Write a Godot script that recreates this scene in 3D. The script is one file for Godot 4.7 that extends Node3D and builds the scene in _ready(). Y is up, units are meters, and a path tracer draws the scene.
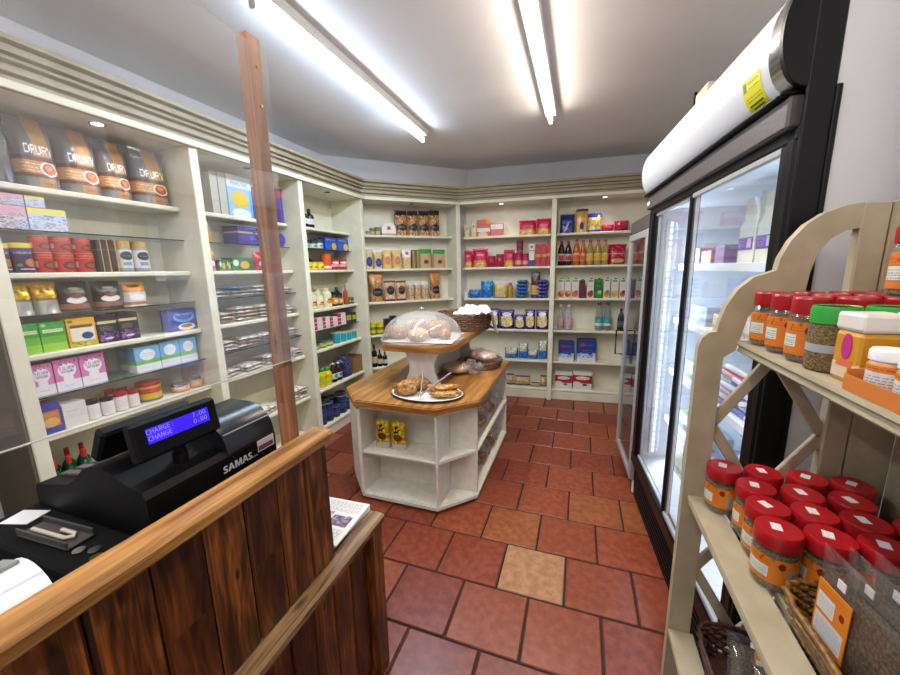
extends Node3D
# A small corner grocery: till counter, shelved walls, bread island, chilled cabinets and a spice rack.

var used := {}
var TEX := {}
var MAT := {}
var PROTO := {}
var rng := RandomNumberGenerator.new()

# ---------------------------------------------------------------- mesh building
class MB:
	var v := PackedVector3Array()
	var n := PackedVector3Array()
	var t := PackedVector2Array()
	var ix := PackedInt32Array()
	func tri(a: Vector3, b: Vector3, c: Vector3, na: Vector3, nb: Vector3, nc: Vector3, ta := Vector2.ZERO, tb := Vector2.ZERO, tc := Vector2.ZERO) -> void:
		var k := v.size()
		var g := (b - a).cross(c - a)
		v.append_array([a, b, c]); n.append_array([na, nb, nc]); t.append_array([ta, tb, tc])
		if g.dot(na + nb + nc) > 0.0:
			ix.append_array([k, k + 2, k + 1])
		else:
			ix.append_array([k, k + 1, k + 2])
	func quad(a: Vector3, b: Vector3, c: Vector3, d: Vector3, na: Vector3, nb: Vector3, nc: Vector3, nd: Vector3, ta := Vector2.ZERO, tb := Vector2(1, 0), tc := Vector2(1, 1), td := Vector2(0, 1)) -> void:
		tri(a, b, c, na, nb, nc, ta, tb, tc)
		tri(a, c, d, na, nc, nd, ta, tc, td)
	func face(a: Vector3, b: Vector3, c: Vector3, d: Vector3, out: Vector3, ta := Vector2.ZERO, tb := Vector2(1, 0), tc := Vector2(1, 1), td := Vector2(0, 1)) -> void:
		var m := (b - a).cross(c - a)
		if m.length() < 1e-12:
			m = (c - a).cross(d - a)
		m = m.normalized()
		if m.dot(out) < 0.0:
			m = -m
		quad(a, b, c, d, m, m, m, m, ta, tb, tc, td)
	# box with chamfered edges, centre c, size s; uv in metres with v running along the grain axis
	func box(c: Vector3, s: Vector3, b := 0.0, grain := 1, off := Vector2.ZERO) -> void:
		var h := s * 0.5
		b = minf(b, minf(h.x, minf(h.y, h.z)) * 0.9)
		var sg := [-1.0, 1.0]
		for ax in 3:
			var p := (ax + 1) % 3
			var q := (ax + 2) % 3
			for s1 in sg:
				var o := Vector3.ZERO
				o[ax] = s1
				var cs: Array[Vector3] = []
				for w in [[-1, -1], [1, -1], [1, 1], [-1, 1]]:
					var e := Vector3.ZERO
					e[ax] = s1 * h[ax]; e[p] = w[0] * (h[p] - b); e[q] = w[1] * (h[q] - b)
					cs.append(e)
				_uvface(c, cs, o, grain, off, ax)
		if b <= 0.0:
			return
		for ax in 3:
			var p := (ax + 1) % 3
			var q := (ax + 2) % 3
			for s1 in sg:
				for s2 in sg:
					var o := Vector3.ZERO
					o[p] = s1; o[q] = s2
					var cs: Array[Vector3] = []
					for w in [[-1, 0], [1, 0], [1, 1], [-1, 1]]:
						var e := Vector3.ZERO
						e[ax] = w[0] * (h[ax] - b)
						e[p] = s1 * (h[p] - (b if w[1] == 1 else 0.0))
						e[q] = s2 * (h[q] - (0.0 if w[1] == 1 else b))
						cs.append(e)
					_uvface(c, cs, o, grain, off, ax)
		for s1 in sg:
			for s2 in sg:
				for s3 in sg:
					var o := Vector3(s1, s2, s3)
					var a := Vector3(s1 * h.x, s2 * (h.y - b), s3 * (h.z - b))
					var e := Vector3(s1 * (h.x - b), s2 * h.y, s3 * (h.z - b))
					var f := Vector3(s1 * (h.x - b), s2 * (h.y - b), s3 * h.z)
					o = o.normalized()
					tri(c + a, c + e, c + f, o, o, o, off, off, off)
	func _uvface(c: Vector3, cs: Array[Vector3], o: Vector3, grain: int, off: Vector2, ax: int) -> void:
		var uv: Array[Vector2] = []
		var other := 0
		for k in 3:
			if k != grain and k != ax:
				other = k
		for e in cs:
			if ax == grain:
				uv.append(Vector2(e[(grain + 1) % 3], e[(grain + 2) % 3]) + off)
			else:
				uv.append(Vector2(e[other] + (0.37 if o[ax] > 0 else 0.0) + ax * 0.21, e[grain]) + off)
		face(c + cs[0], c + cs[1], c + cs[2], c + cs[3], o, uv[0], uv[1], uv[2], uv[3])
	# box with printed front: base at y 0, front at z 0; the print wraps on the other faces
	func printed_box(w: float, h: float, d: float) -> void:
		var x := w * 0.5
		var A := Vector3(-x, 0, 0); var B := Vector3(x, 0, 0); var C := Vector3(x, h, 0); var D := Vector3(-x, h, 0)
		var k := Vector3(0, 0, -d)
		face(A, B, C, D, Vector3(0, 0, 1), Vector2(0, 1), Vector2(1, 1), Vector2(1, 0), Vector2(0, 0))
		face(A + k, B + k, C + k, D + k, Vector3(0, 0, -1), Vector2(1, 1), Vector2(0, 1), Vector2(0, 0), Vector2(1, 0))
		face(B, B + k, C + k, C, Vector3(1, 0, 0), Vector2(0.93, 1), Vector2(0.99, 1), Vector2(0.99, 0), Vector2(0.93, 0))
		face(A, A + k, D + k, D, Vector3(-1, 0, 0), Vector2(0.07, 1), Vector2(0.01, 1), Vector2(0.01, 0), Vector2(0.07, 0))
		face(D, C, C + k, D + k, Vector3(0, 1, 0), Vector2(0, 0.04), Vector2(1, 0.04), Vector2(1, 0.01), Vector2(0, 0.01))
		face(A, B, B + k, A + k, Vector3(0, -1, 0), Vector2(0, 0.99), Vector2(1, 0.99), Vector2(1, 0.96), Vector2(0, 0.96))
	# surface of revolution about y; the print's front half faces +z
	func lathe(prof: Array, seg := 16, c := Vector3.ZERO, sx := 1.0, sz := 1.0) -> void:
		var m := prof.size()
		var sn: Array[Vector2] = []
		for i in m - 1:
			var e: Vector2 = Vector2(prof[i + 1][0], prof[i + 1][1]) - Vector2(prof[i][0], prof[i][1])
			sn.append(Vector2(e.y, -e.x).normalized())
		for i in m - 1:
			var n0 := sn[i]
			var n1 := sn[i]
			if i > 0 and sn[i].dot(sn[i - 1]) > 0.72:
				n0 = (sn[i] + sn[i - 1]).normalized()
			if i < m - 2 and sn[i].dot(sn[i + 1]) > 0.72:
				n1 = (sn[i] + sn[i + 1]).normalized()
			var r0: float = prof[i][0]; var y0: float = prof[i][1]
			var r1: float = prof[i + 1][0]; var y1: float = prof[i + 1][1]
			for k in seg:
				var a0 := TAU * k / seg - PI
				var a1 := TAU * (k + 1) / seg - PI
				var d0 := Vector3(sin(a0) * sx, 0, cos(a0) * sz)
				var d1 := Vector3(sin(a1) * sx, 0, cos(a1) * sz)
				var e0 := Vector3(sin(a0) / sx, 0, cos(a0) / sz).normalized()
				var e1 := Vector3(sin(a1) / sx, 0, cos(a1) / sz).normalized()
				var u0 := pingpong(a0 / PI + 0.5, 1.0)
				var u1 := pingpong(a1 / PI + 0.5, 1.0)
				var A := c + d0 * r0 + Vector3(0, y0, 0)
				var B := c + d1 * r0 + Vector3(0, y0, 0)
				var C := c + d1 * r1 + Vector3(0, y1, 0)
				var D := c + d0 * r1 + Vector3(0, y1, 0)
				var U := Vector3.UP
				if r0 > 1e-6:
					tri(A, B, C, e0 * n0.x + U * n0.y, e1 * n0.x + U * n0.y, e1 * n1.x + U * n1.y, Vector2(u0, 1.0 - y0), Vector2(u1, 1.0 - y0), Vector2(u1, 1.0 - y1))
				if r1 > 1e-6:
					tri(A, C, D, e0 * n0.x + U * n0.y, e1 * n1.x + U * n1.y, e0 * n1.x + U * n1.y, Vector2(u0, 1.0 - y0), Vector2(u1, 1.0 - y1), Vector2(u0, 1.0 - y1))
	# polygon in XY extruded from z0 to z1, soft where the outline bends gently
	func prism(poly: PackedVector2Array, z0: float, z1: float, uvs := 1.0, along := false) -> void:
		var P := poly
		if Geometry2D.is_polygon_clockwise(P):
			P = poly.duplicate(); P.reverse()
		var m := P.size()
		var sn: Array[Vector2] = []
		for i in m:
			var e := P[(i + 1) % m] - P[i]
			sn.append(Vector2(e.y, -e.x).normalized())
		var run := 0.0
		for i in m:
			var a := P[i]; var b := P[(i + 1) % m]
			var na := sn[i]; var nb := sn[i]
			var pr := sn[(i + m - 1) % m]; var nx := sn[(i + 1) % m]
			if na.dot(pr) > 0.8: na = (na + pr).normalized()
			if nb.dot(nx) > 0.8: nb = (nb + nx).normalized()
			var l := a.distance_to(b)
			quad(Vector3(a.x, a.y, z0), Vector3(b.x, b.y, z0), Vector3(b.x, b.y, z1), Vector3(a.x, a.y, z1), Vector3(na.x, na.y, 0), Vector3(nb.x, nb.y, 0), Vector3(nb.x, nb.y, 0), Vector3(na.x, na.y, 0),
				_uv(z0, run, along) * uvs, _uv(z0, run + l, along) * uvs, _uv(z1, run + l, along) * uvs, _uv(z1, run, along) * uvs)
			run += l
		var tr := Geometry2D.triangulate_polygon(P)
		for i in range(0, tr.size(), 3):
			var a := P[tr[i]]; var b := P[tr[i + 1]]; var c := P[tr[i + 2]]
			for s in 2:
				var z := z1 if s == 1 else z0
				var o := Vector3(0, 0, 1.0 if (z1 > z0) == (s == 1) else -1.0)
				tri(Vector3(a.x, a.y, z), Vector3(b.x, b.y, z), Vector3(c.x, c.y, z), o, o, o, a * uvs, b * uvs, c * uvs)
	func _uv(z: float, r: float, along: bool) -> Vector2:
		return Vector2(r, z) if along else Vector2(z, r)
	# round tube along points
	func tube(pts: Array, r: float, seg := 6, closed := false) -> void:
		var m := pts.size()
		var rings: Array = []
		var up := Vector3(0.13, 0.97, 0.21).normalized()
		for i in m:
			var a: Vector3 = pts[(i - 1 + m) % m] if (closed or i > 0) else pts[i]
			var b: Vector3 = pts[(i + 1) % m] if (closed or i < m - 1) else pts[i]
			var d := (b - a).normalized()
			var s := d.cross(up)
			if s.length() < 0.05: s = d.cross(Vector3(1, 0, 0.3))
			s = s.normalized()
			var w := s.cross(d).normalized()
			var ring: Array[Vector3] = []
			for k in seg:
				var an := TAU * k / seg
				ring.append(s * cos(an) + w * sin(an))
			rings.append(ring)
		for i in (m if closed else m - 1):
			var j := (i + 1) % m
			for k in seg:
				var l := (k + 1) % seg
				var p: Vector3 = pts[i]; var q: Vector3 = pts[j]
				quad(p + rings[i][k] * r, p + rings[i][l] * r, q + rings[j][l] * r, q + rings[j][k] * r, rings[i][k], rings[i][l], rings[j][l], rings[j][k])
		if not closed:
			for e in 2:
				var i := 0 if e == 0 else m - 1
				var p: Vector3 = pts[i]
				var o: Vector3 = (pts[0] - pts[1]).normalized() if e == 0 else (pts[m - 1] - pts[m - 2]).normalized()
				for k in range(1, seg - 1):
					tri(p + rings[i][0] * r, p + rings[i][k] * r, p + rings[i][k + 1] * r, o, o, o)
	# closed grid of points (rows of equal length), soft normals; wraps in the second index when asked
	func grid(rows: Array, wrap: bool, inside: Vector3, uv := true) -> void:
		var nr := rows.size()
		var nc: int = rows[0].size()
		var nm: Array = []
		for i in nr:
			var r: Array[Vector3] = []
			for j in nc:
				var a: Vector3 = rows[maxi(i - 1, 0)][j]
				var b: Vector3 = rows[mini(i + 1, nr - 1)][j]
				var c: Vector3 = rows[i][(j - 1 + nc) % nc if wrap else maxi(j - 1, 0)]
				var d: Vector3 = rows[i][(j + 1) % nc if wrap else mini(j + 1, nc - 1)]
				var m := (b - a).cross(d - c).normalized()
				if m.dot(rows[i][j] - inside) < 0.0: m = -m
				if m.length() < 0.5: m = (rows[i][j] - inside).normalized()
				r.append(m)
			nm.append(r)
		for i in nr - 1:
			for j in (nc if wrap else nc - 1):
				var k := (j + 1) % nc
				var u0 := float(j) / (nc - 1 if not wrap else nc)
				var u1 := float(j + 1) / (nc - 1 if not wrap else nc)
				var v0 := 1.0 - float(i) / (nr - 1)
				var v1 := 1.0 - float(i + 1) / (nr - 1)
				quad(rows[i][j], rows[i][k], rows[i + 1][k], rows[i + 1][j], nm[i][j], nm[i][k], nm[i + 1][k], nm[i + 1][j], Vector2(u0, v0), Vector2(u1, v0), Vector2(u1, v1), Vector2(u0, v1))
	func done() -> ArrayMesh:
		var a := []
		a.resize(Mesh.ARRAY_MAX)
		a[Mesh.ARRAY_VERTEX] = v; a[Mesh.ARRAY_NORMAL] = n; a[Mesh.ARRAY_TEX_UV] = t; a[Mesh.ARRAY_INDEX] = ix
		var me := ArrayMesh.new()
		me.add_surface_from_arrays(Mesh.PRIMITIVE_TRIANGLES, a)
		return me

func bxm(s: Vector3, b := 0.003, grain := 1, off := Vector2.ZERO) -> ArrayMesh:
	var m := MB.new(); m.box(Vector3.ZERO, s, b, grain, off); return m.done()
func lathem(prof: Array, seg := 16) -> ArrayMesh:
	var m := MB.new(); m.lathe(prof, seg); return m.done()
func prismm(poly: PackedVector2Array, z0: float, z1: float, uvs := 1.0) -> ArrayMesh:
	var m := MB.new(); m.prism(poly, z0, z1, uvs); return m.done()
func tubem(pts: Array, r: float, seg := 6, closed := false) -> ArrayMesh:
	var m := MB.new(); m.tube(pts, r, seg, closed); return m.done()

# lumpy rounded body: half sizes r, flat underside when flat is set
func blob(r: Vector3, sd: int, amp := 0.12, flat := 0.0, nv := 12, nu := 18) -> ArrayMesh:
	var fn := FastNoiseLite.new(); fn.seed = sd; fn.frequency = 0.9
	var rows: Array = []
	for i in nv + 1:
		var th := PI * i / nv - PI / 2
		var row: Array[Vector3] = []
		for j in nu:
			var ph := TAU * j / nu
			var d := Vector3(cos(th) * cos(ph), sin(th), cos(th) * sin(ph))
			var k := 1.0 + amp * fn.get_noise_3dv(d * 1.6) * 1.6 + amp * 0.35 * fn.get_noise_3dv(d * 5.0)
			var p := Vector3(d.x * r.x, d.y * r.y, d.z * r.z) * k
			if flat > 0.0: p.y = maxf(p.y, -r.y * (1.0 - flat))
			row.append(p)
		rows.append(row)
	var m := MB.new(); m.grid(rows, true, Vector3.ZERO); return m.done()

# soft bag, unit size: base at y 0, centred in x and z. style: "stand" gusseted pouch, "pillow" sealed at both ends
func bagm(style: String, sd: int, nx := 10, ny := 12) -> ArrayMesh:
	var fn := FastNoiseLite.new(); fn.seed = sd; fn.frequency = 1.3
	var m := MB.new()
	for side in [1.0, -1.0]:
		var rows: Array = []
		for i in ny + 1:
			var y := float(i) / ny
			var row: Array[Vector3] = []
			for j in nx + 1:
				var s: float = (2.0 * j / nx - 1.0) * side
				var th := 0.0
				var hw := 0.5
				if style == "stand":
					th = 0.5 * (1.0 - 0.18 * y) * (1.0 if y < 0.62 else clampf(1.0 - pow((y - 0.62) / 0.31, 1.6), 0.05, 1.0))
					hw = 0.5 * (1.0 - 0.05 * sin(PI * y) + (0.03 if y > 0.9 else 0.0))
					th *= pow(maxf(0.0, 1.0 - pow(absf(s), 4.0)), 0.42)
				else:
					th = 0.5 * pow(sin(PI * clampf((y - 0.05) / 0.9, 0.0, 1.0)), 0.55) + 0.02
					hw = 0.5 * (1.0 - 0.05 * sin(PI * y))
					th *= pow(maxf(0.0, 1.0 - pow(absf(s), 2.6)), 0.5)
				var wob := fn.get_noise_3d(s * 1.6 + 3.0 * side, y * 2.2, side)
				th *= 1.0 + 0.22 * wob
				var yy := y
				if style == "stand" and y > 0.85: yy += 0.02 * fn.get_noise_2d(s * 3.0, 9.0)
				row.append(Vector3(s * hw + 0.012 * wob * y, yy, th * side))
			rows.append(row)
		m.grid(rows, false, Vector3(0, 0.5, 0))
		if style == "stand":
			var b: Array = rows[0]
			for j in nx:
				m.tri(b[j], b[j + 1], Vector3(0, 0.0, 0), Vector3.DOWN, Vector3.DOWN, Vector3.DOWN)
	return m.done()

# ---------------------------------------------------------------- pictures
const FONT := {
	"A": [14, 17, 17, 31, 17, 17, 17], "B": [30, 17, 17, 30, 17, 17, 30], "C": [14, 17, 16, 16, 16, 17, 14], "D": [30, 17, 17, 17, 17, 17, 30],
	"E": [31, 16, 16, 30, 16, 16, 31], "G": [14, 17, 16, 23, 17, 17, 14], "H": [17, 17, 17, 31, 17, 17, 17], "I": [14, 4, 4, 4, 4, 4, 14],
	"L": [16, 16, 16, 16, 16, 16, 31], "N": [17, 25, 21, 19, 17, 17, 17], "O": [14, 17, 17, 17, 17, 17, 14], "P": [30, 17, 17, 30, 16, 16, 16],
	"R": [30, 17, 17, 30, 20, 18, 17], "S": [15, 16, 16, 14, 1, 1, 30], "T": [31, 4, 4, 4, 4, 4, 4], "U": [17, 17, 17, 17, 17, 17, 14],
	"V": [17, 17, 17, 17, 17, 10, 4], "Y": [17, 17, 10, 4, 4, 4, 4], "M": [17, 27, 21, 21, 17, 17, 17], "F": [31, 16, 16, 30, 16, 16, 16]}

func paint(called: String, w: int, h: int, ops: Array) -> ImageTexture:
	if TEX.has(called): return TEX[called]
	var im := Image.create(w, h, false, Image.FORMAT_RGB8)
	var r := RandomNumberGenerator.new(); r.seed = hash(called)
	for o in ops:
		match o[0]:
			"b": im.fill(Color.html(o[1]))
			"r": im.fill_rect(Rect2i(int(o[1] * w), int(o[2] * h), maxi(1, int((o[3] - o[1]) * w)), maxi(1, int((o[4] - o[2]) * h))), Color.html(o[5]))
			"e":
				for y in range(maxi(0, int((o[2] - o[4]) * h)), mini(h, int((o[2] + o[4]) * h) + 1)):
					for x in range(maxi(0, int((o[1] - o[3]) * w)), mini(w, int((o[1] + o[3]) * w) + 1)):
						if pow((x + 0.5 - o[1] * w) / (o[3] * w), 2) + pow((y + 0.5 - o[2] * h) / (o[4] * h), 2) < 1.0:
							im.set_pixel(x, y, Color.html(o[5]))
			"s":
				for k in int(o[6]):
					var q := int(o[7])
					var c := Color.html(o[5])
					var f := r.randf_range(-0.16, 0.16)
					c = Color(clampf(c.r + f, 0, 1), clampf(c.g + f, 0, 1), clampf(c.b + f, 0, 1))
					im.fill_rect(Rect2i(int(lerpf(o[1], o[3], r.randf()) * w) - q / 2, int(lerpf(o[2], o[4], r.randf()) * h) - q / 2, q, maxi(1, q - r.randi() % 2)), c)
			"t":
				var rows := int(o[6])
				for k in rows:
					var y := int(lerpf(o[2], o[4], (k + 0.5) / rows) * h)
					var x := int(o[1] * w)
					while x < int(o[3] * w):
						var l := r.randi_range(2, 7)
						im.fill_rect(Rect2i(x, y, mini(l, int(o[3] * w) - x), maxi(1, h / 64)), Color.html(o[5]))
						x += l + 2
			"w":
				var px := float(o[4])
				var py := px * (float(o[6]) if o.size() > 6 else 1.0)
				var x := float(o[2] * w)
				for ch in o[1]:
					if FONT.has(ch):
						for row in 7:
							for col in 5:
								if (int(FONT[ch][row]) >> (4 - col)) & 1:
									im.fill_rect(Rect2i(roundi(x + col * px), roundi(o[3] * h + row * py), maxi(1, roundi(x + (col + 1) * px) - roundi(x + col * px)), maxi(1, roundi(o[3] * h + (row + 1) * py) - roundi(o[3] * h + row * py))), Color.html(o[5]))
					x += 6.0 * px
	TEX[called] = ImageTexture.create_from_image(im)
	return TEX[called]

# small prints share one sheet; each material looks at its own cell
var sheet := Image.create(1024, 1056, false, Image.FORMAT_RGB8)
var sheet_users: Array = []
var cells := 0
func printed(called: String, ops: Array, rough: float, metal: float) -> StandardMaterial3D:
	if MAT.has(called): return MAT[called]
	var im: Image = paint(called, 64, 96, ops).get_image()
	TEX.erase(called)
	var cx := cells % 16
	var cy := cells / 16
	cells += 1
	sheet.blit_rect(im, Rect2i(0, 0, 64, 96), Vector2i(cx * 64, cy * 96))
	var m := mat(called, Color.WHITE, rough, metal)
	sheet_users.append(m)
	m.uv1_scale = Vector3(62.0 / 1024.0, 94.0 / 1056.0, 1)
	m.uv1_offset = Vector3((cx * 64 + 1.0) / 1024.0, (cy * 96 + 1.0) / 1056.0, 0)
	return m

# two-colour tileable noise
func noise_tex(called: String, a: Color, b: Color, freq: float, octaves := 4, contrast := 1.0, size := 256, c := Color(0, 0, 0, 0), c_at := 0.8) -> ImageTexture:
	if TEX.has(called): return TEX[called]
	var fn := FastNoiseLite.new(); fn.seed = hash(called) % 9999; fn.frequency = freq; fn.fractal_octaves = octaves
	fn.noise_type = FastNoiseLite.TYPE_SIMPLEX_SMOOTH
	var g := fn.get_seamless_image(size, size)
	var im := Image.create(size, size, false, Image.FORMAT_RGB8)
	for y in size:
		for x in size:
			var k := clampf((g.get_pixel(x, y).r - 0.5) * contrast + 0.5, 0, 1)
			var q := a.lerp(b, k)
			if c.a > 0.0 and k > c_at: q = q.lerp(c, (k - c_at) / (1.0 - c_at))
			im.set_pixel(x, y, q)
	im.generate_mipmaps()
	TEX[called] = ImageTexture.create_from_image(im)
	return TEX[called]

# wood with the grain running along v, with a few knots
func wood_tex(called: String, dark: Color, mid: Color, light: Color, sd: int, knots := 3, w := 192, h := 512) -> ImageTexture:
	if TEX.has(called): return TEX[called]
	var fn := FastNoiseLite.new(); fn.seed = sd; fn.frequency = 0.01; fn.fractal_octaves = 3
	var f2 := FastNoiseLite.new(); f2.seed = sd + 5; f2.frequency = 0.05; f2.fractal_octaves = 2
	var r := RandomNumberGenerator.new(); r.seed = sd
	var kn: Array = []
	for k in knots: kn.append([r.randf() * w, r.randf() * h, r.randf_range(4, 9)])
	var im := Image.create(w, h, false, Image.FORMAT_RGB8)
	for y in h:
		for x in w:
			var push := 0.0
			var kk := 0.0
			for q in kn:
				var dx: float = x - q[0]; var dy: float = (y - q[1]) * 0.45
				var d := sqrt(dx * dx + dy * dy)
				push += signf(dx) * q[2] * 1.6 * exp(-d / (q[2] * 2.2))
				kk = maxf(kk, clampf(1.3 - d / q[2], 0, 1))
			var broad := fn.get_noise_2d((x - push) * 1.7, y * 0.35)
			var rings := sin(((x - push) * 0.32 + fn.get_noise_2d(x * 0.5, y * 0.22) * 14.0))
			var fine := f2.get_noise_2d((x - push) * 7.0, y * 0.22)
			var q := clampf(0.5 + broad * 0.75 + rings * 0.14 + fine * 0.28, 0, 1)
			var c := dark.lerp(mid, q * 2.0) if q < 0.5 else mid.lerp(light, q * 2.0 - 1.0)
			im.set_pixel(x, y, c.lerp(dark * 0.55, kk * 0.8))
	im.generate_mipmaps()
	TEX[called] = ImageTexture.create_from_image(im)
	return TEX[called]

# ---------------------------------------------------------------- materials
func mat(called: String, color: Color, rough := 0.6, metal := 0.0, tex: Texture2D = null) -> StandardMaterial3D:
	if MAT.has(called): return MAT[called]
	var m := StandardMaterial3D.new()
	m.resource_name = called
	m.albedo_color = color; m.roughness = rough; m.metallic = metal
	if tex: m.albedo_texture = tex
	MAT[called] = m
	return m
func triplanar(m: StandardMaterial3D, scale: float) -> StandardMaterial3D:
	m.uv1_triplanar = true; m.uv1_world_triplanar = true; m.uv1_scale = Vector3.ONE * scale
	return m
func pane(called: String, color: Color, alpha: float, rough := 0.0) -> StandardMaterial3D:
	if MAT.has(called): return MAT[called]
	var m := mat(called, Color(color.r, color.g, color.b, alpha), rough)
	m.transparency = BaseMaterial3D.TRANSPARENCY_ALPHA
	return m
func glow(called: String, color: Color, energy: float) -> StandardMaterial3D:
	if MAT.has(called): return MAT[called]
	var m := mat(called, color, 0.5)
	m.emission_enabled = true; m.emission = color; m.emission_energy_multiplier = energy
	return m

# ---------------------------------------------------------------- nodes
func numbered(called: String) -> String:
	if not used.has(called):
		used[called] = 0
		return called
	used[called] += 1
	return "%s_%03d" % [called, used[called]]
func part(parent: Node, called: String, mesh: Mesh, m: Material, at := Vector3.ZERO, rot := Vector3.ZERO, label := "") -> MeshInstance3D:
	var o := MeshInstance3D.new()
	o.mesh = mesh; o.material_override = m
	o.name = called
	o.position = at; o.rotation = rot
	o.cast_shadow = GeometryInstance3D.SHADOW_CASTING_SETTING_ON
	if label: o.set_meta("label", label)
	parent.add_child(o, true)
	return o
func thing(called: String, label: String, category: String, at := Vector3.ZERO, turn := 0.0, group := "") -> Node3D:
	var o := Node3D.new()
	o.name = numbered(called)
	add_child(o, true)
	o.position = at; o.rotation.y = turn
	tag(o, label, category, group)
	return o
func tag(o: Node, label: String, category: String, group := "") -> void:
	o.set_meta("label", label); o.set_meta("category", category)
	if group: o.set_meta("group", group)
func single(called: String, mesh: Mesh, m: Material, label: String, category: String, at: Vector3, rot := Vector3.ZERO, group := "") -> MeshInstance3D:
	var o := part(self, numbered(called), mesh, m, at, rot)
	tag(o, label, category, group)
	return o
func struct(called: String, mesh: Mesh, m: Material, at: Vector3, rot := Vector3.ZERO) -> MeshInstance3D:
	var o := part(self, called, mesh, m, at, rot)
	o.set_meta("kind", "structure")
	return o
func lettering(parent: Node, words: String, size: float, m: Material, at: Vector3, rot := Vector3.ZERO, font := "Droid Sans", bold := true, squash := 1.0) -> void:
	var tm := TextMesh.new()
	var sf := SystemFont.new(); sf.font_names = PackedStringArray([font]); sf.font_weight = 700 if bold else 400
	tm.font = sf; tm.text = words; tm.font_size = 32; tm.pixel_size = size / 32.0; tm.depth = 0.0012; tm.curve_step = 2.0
	var o := part(parent, "lettering", tm, m, at, rot)
	o.scale.x = squash

# ---------------------------------------------------------------- the place
const CEIL := 2.85
const BACK_TURN := 0.0803        # the back wall is not quite square to the counter
const SHELF_LEFT := {"s0": [2.04, 0.15], "g1": [1.84, 0.15], "s1": [1.645, 0.13], "g2": [1.45, 0.13], "s2": [1.27, 0.11], "g3": [1.065, 0.11], "s3": [0.88, 0.09], "s4": [0.49, 0.07], "s5": [0.125, 0.05]}
const SHELF_CORNER := {"s0": [2.03, 0.12], "s1": [1.645, 0.12], "s2": [1.265, 0.11], "s3": [0.875, 0.1], "s4": [0.485, 0.08], "s5": [0.125, 0.05]}
const SHELF_BACK := {"s0": [2.015, 0.1], "s1": [1.643, 0.1], "s2": [1.258, 0.1], "s3": [0.868, 0.1], "s4": [0.48, 0.09], "s5": [0.125, 0.08]}
const CORNER_A := Vector3(-2.25, 0, -3.58)
const CORNER_B := Vector3(-1.42, 0, -4.386)

func _ready() -> void:
	rng.seed = 41
	var cam := Camera3D.new(); cam.name = "camera"
	cam.fov = rad_to_deg(2.0 * atan(337.5 / 365.0))
	cam.position = Vector3(0, 1.62, 0)
	cam.rotation = Vector3(deg_to_rad(-10.5), deg_to_rad(19.55), deg_to_rad(-1.15))
	cam.near = 0.03
	add_child(cam); cam.make_current()
	var env := Environment.new()
	env.background_mode = Environment.BG_COLOR
	env.background_color = Color(0.02, 0.02, 0.02)
	env.tonemap_mode = Environment.TONE_MAPPER_LINEAR
	env.tonemap_exposure = 0.92
	env.sdfgi_enabled = true; env.ssao_enabled = true; env.ssil_enabled = true
	var we := WorldEnvironment.new(); we.name = "environment"; we.environment = env
	add_child(we)
	make_materials()
	tube_light(Vector3(-1.37, CEIL, -2.33), 1.80, Color(0.84, 0.92, 1.0), 1.15, "cool white fluorescent tube on the ceiling nearer the till")
	tube_light(Vector3(-0.27, CEIL, -2.33), 1.80, Color(1.0, 0.95, 0.89), 1.0, "warm white fluorescent tube on the ceiling nearer the cooler")
	tube_light(Vector3(-1.37, CEIL, 0.1), 1.80, Color(0.97, 0.97, 1.0), 0.55, "fluorescent tube on the ceiling above the till, out of view")
	tube_light(Vector3(-0.27, CEIL, 0.1), 1.80, Color(1.0, 0.96, 0.92), 0.6, "fluorescent tube on the ceiling above the counter, out of view")
	room()
	floor_tiles()
	shelving()
	counter()
	island()
	chilled_cabinet()
	tall_cooler()
	rack()
	make_kinds()
	stock_rows()
	stock_packets()
	till()
	island_goods()
	rack_goods()
	cabinet_goods()
	odds()
	var st := ImageTexture.create_from_image(sheet)
	for m in sheet_users: m.albedo_texture = st

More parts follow.
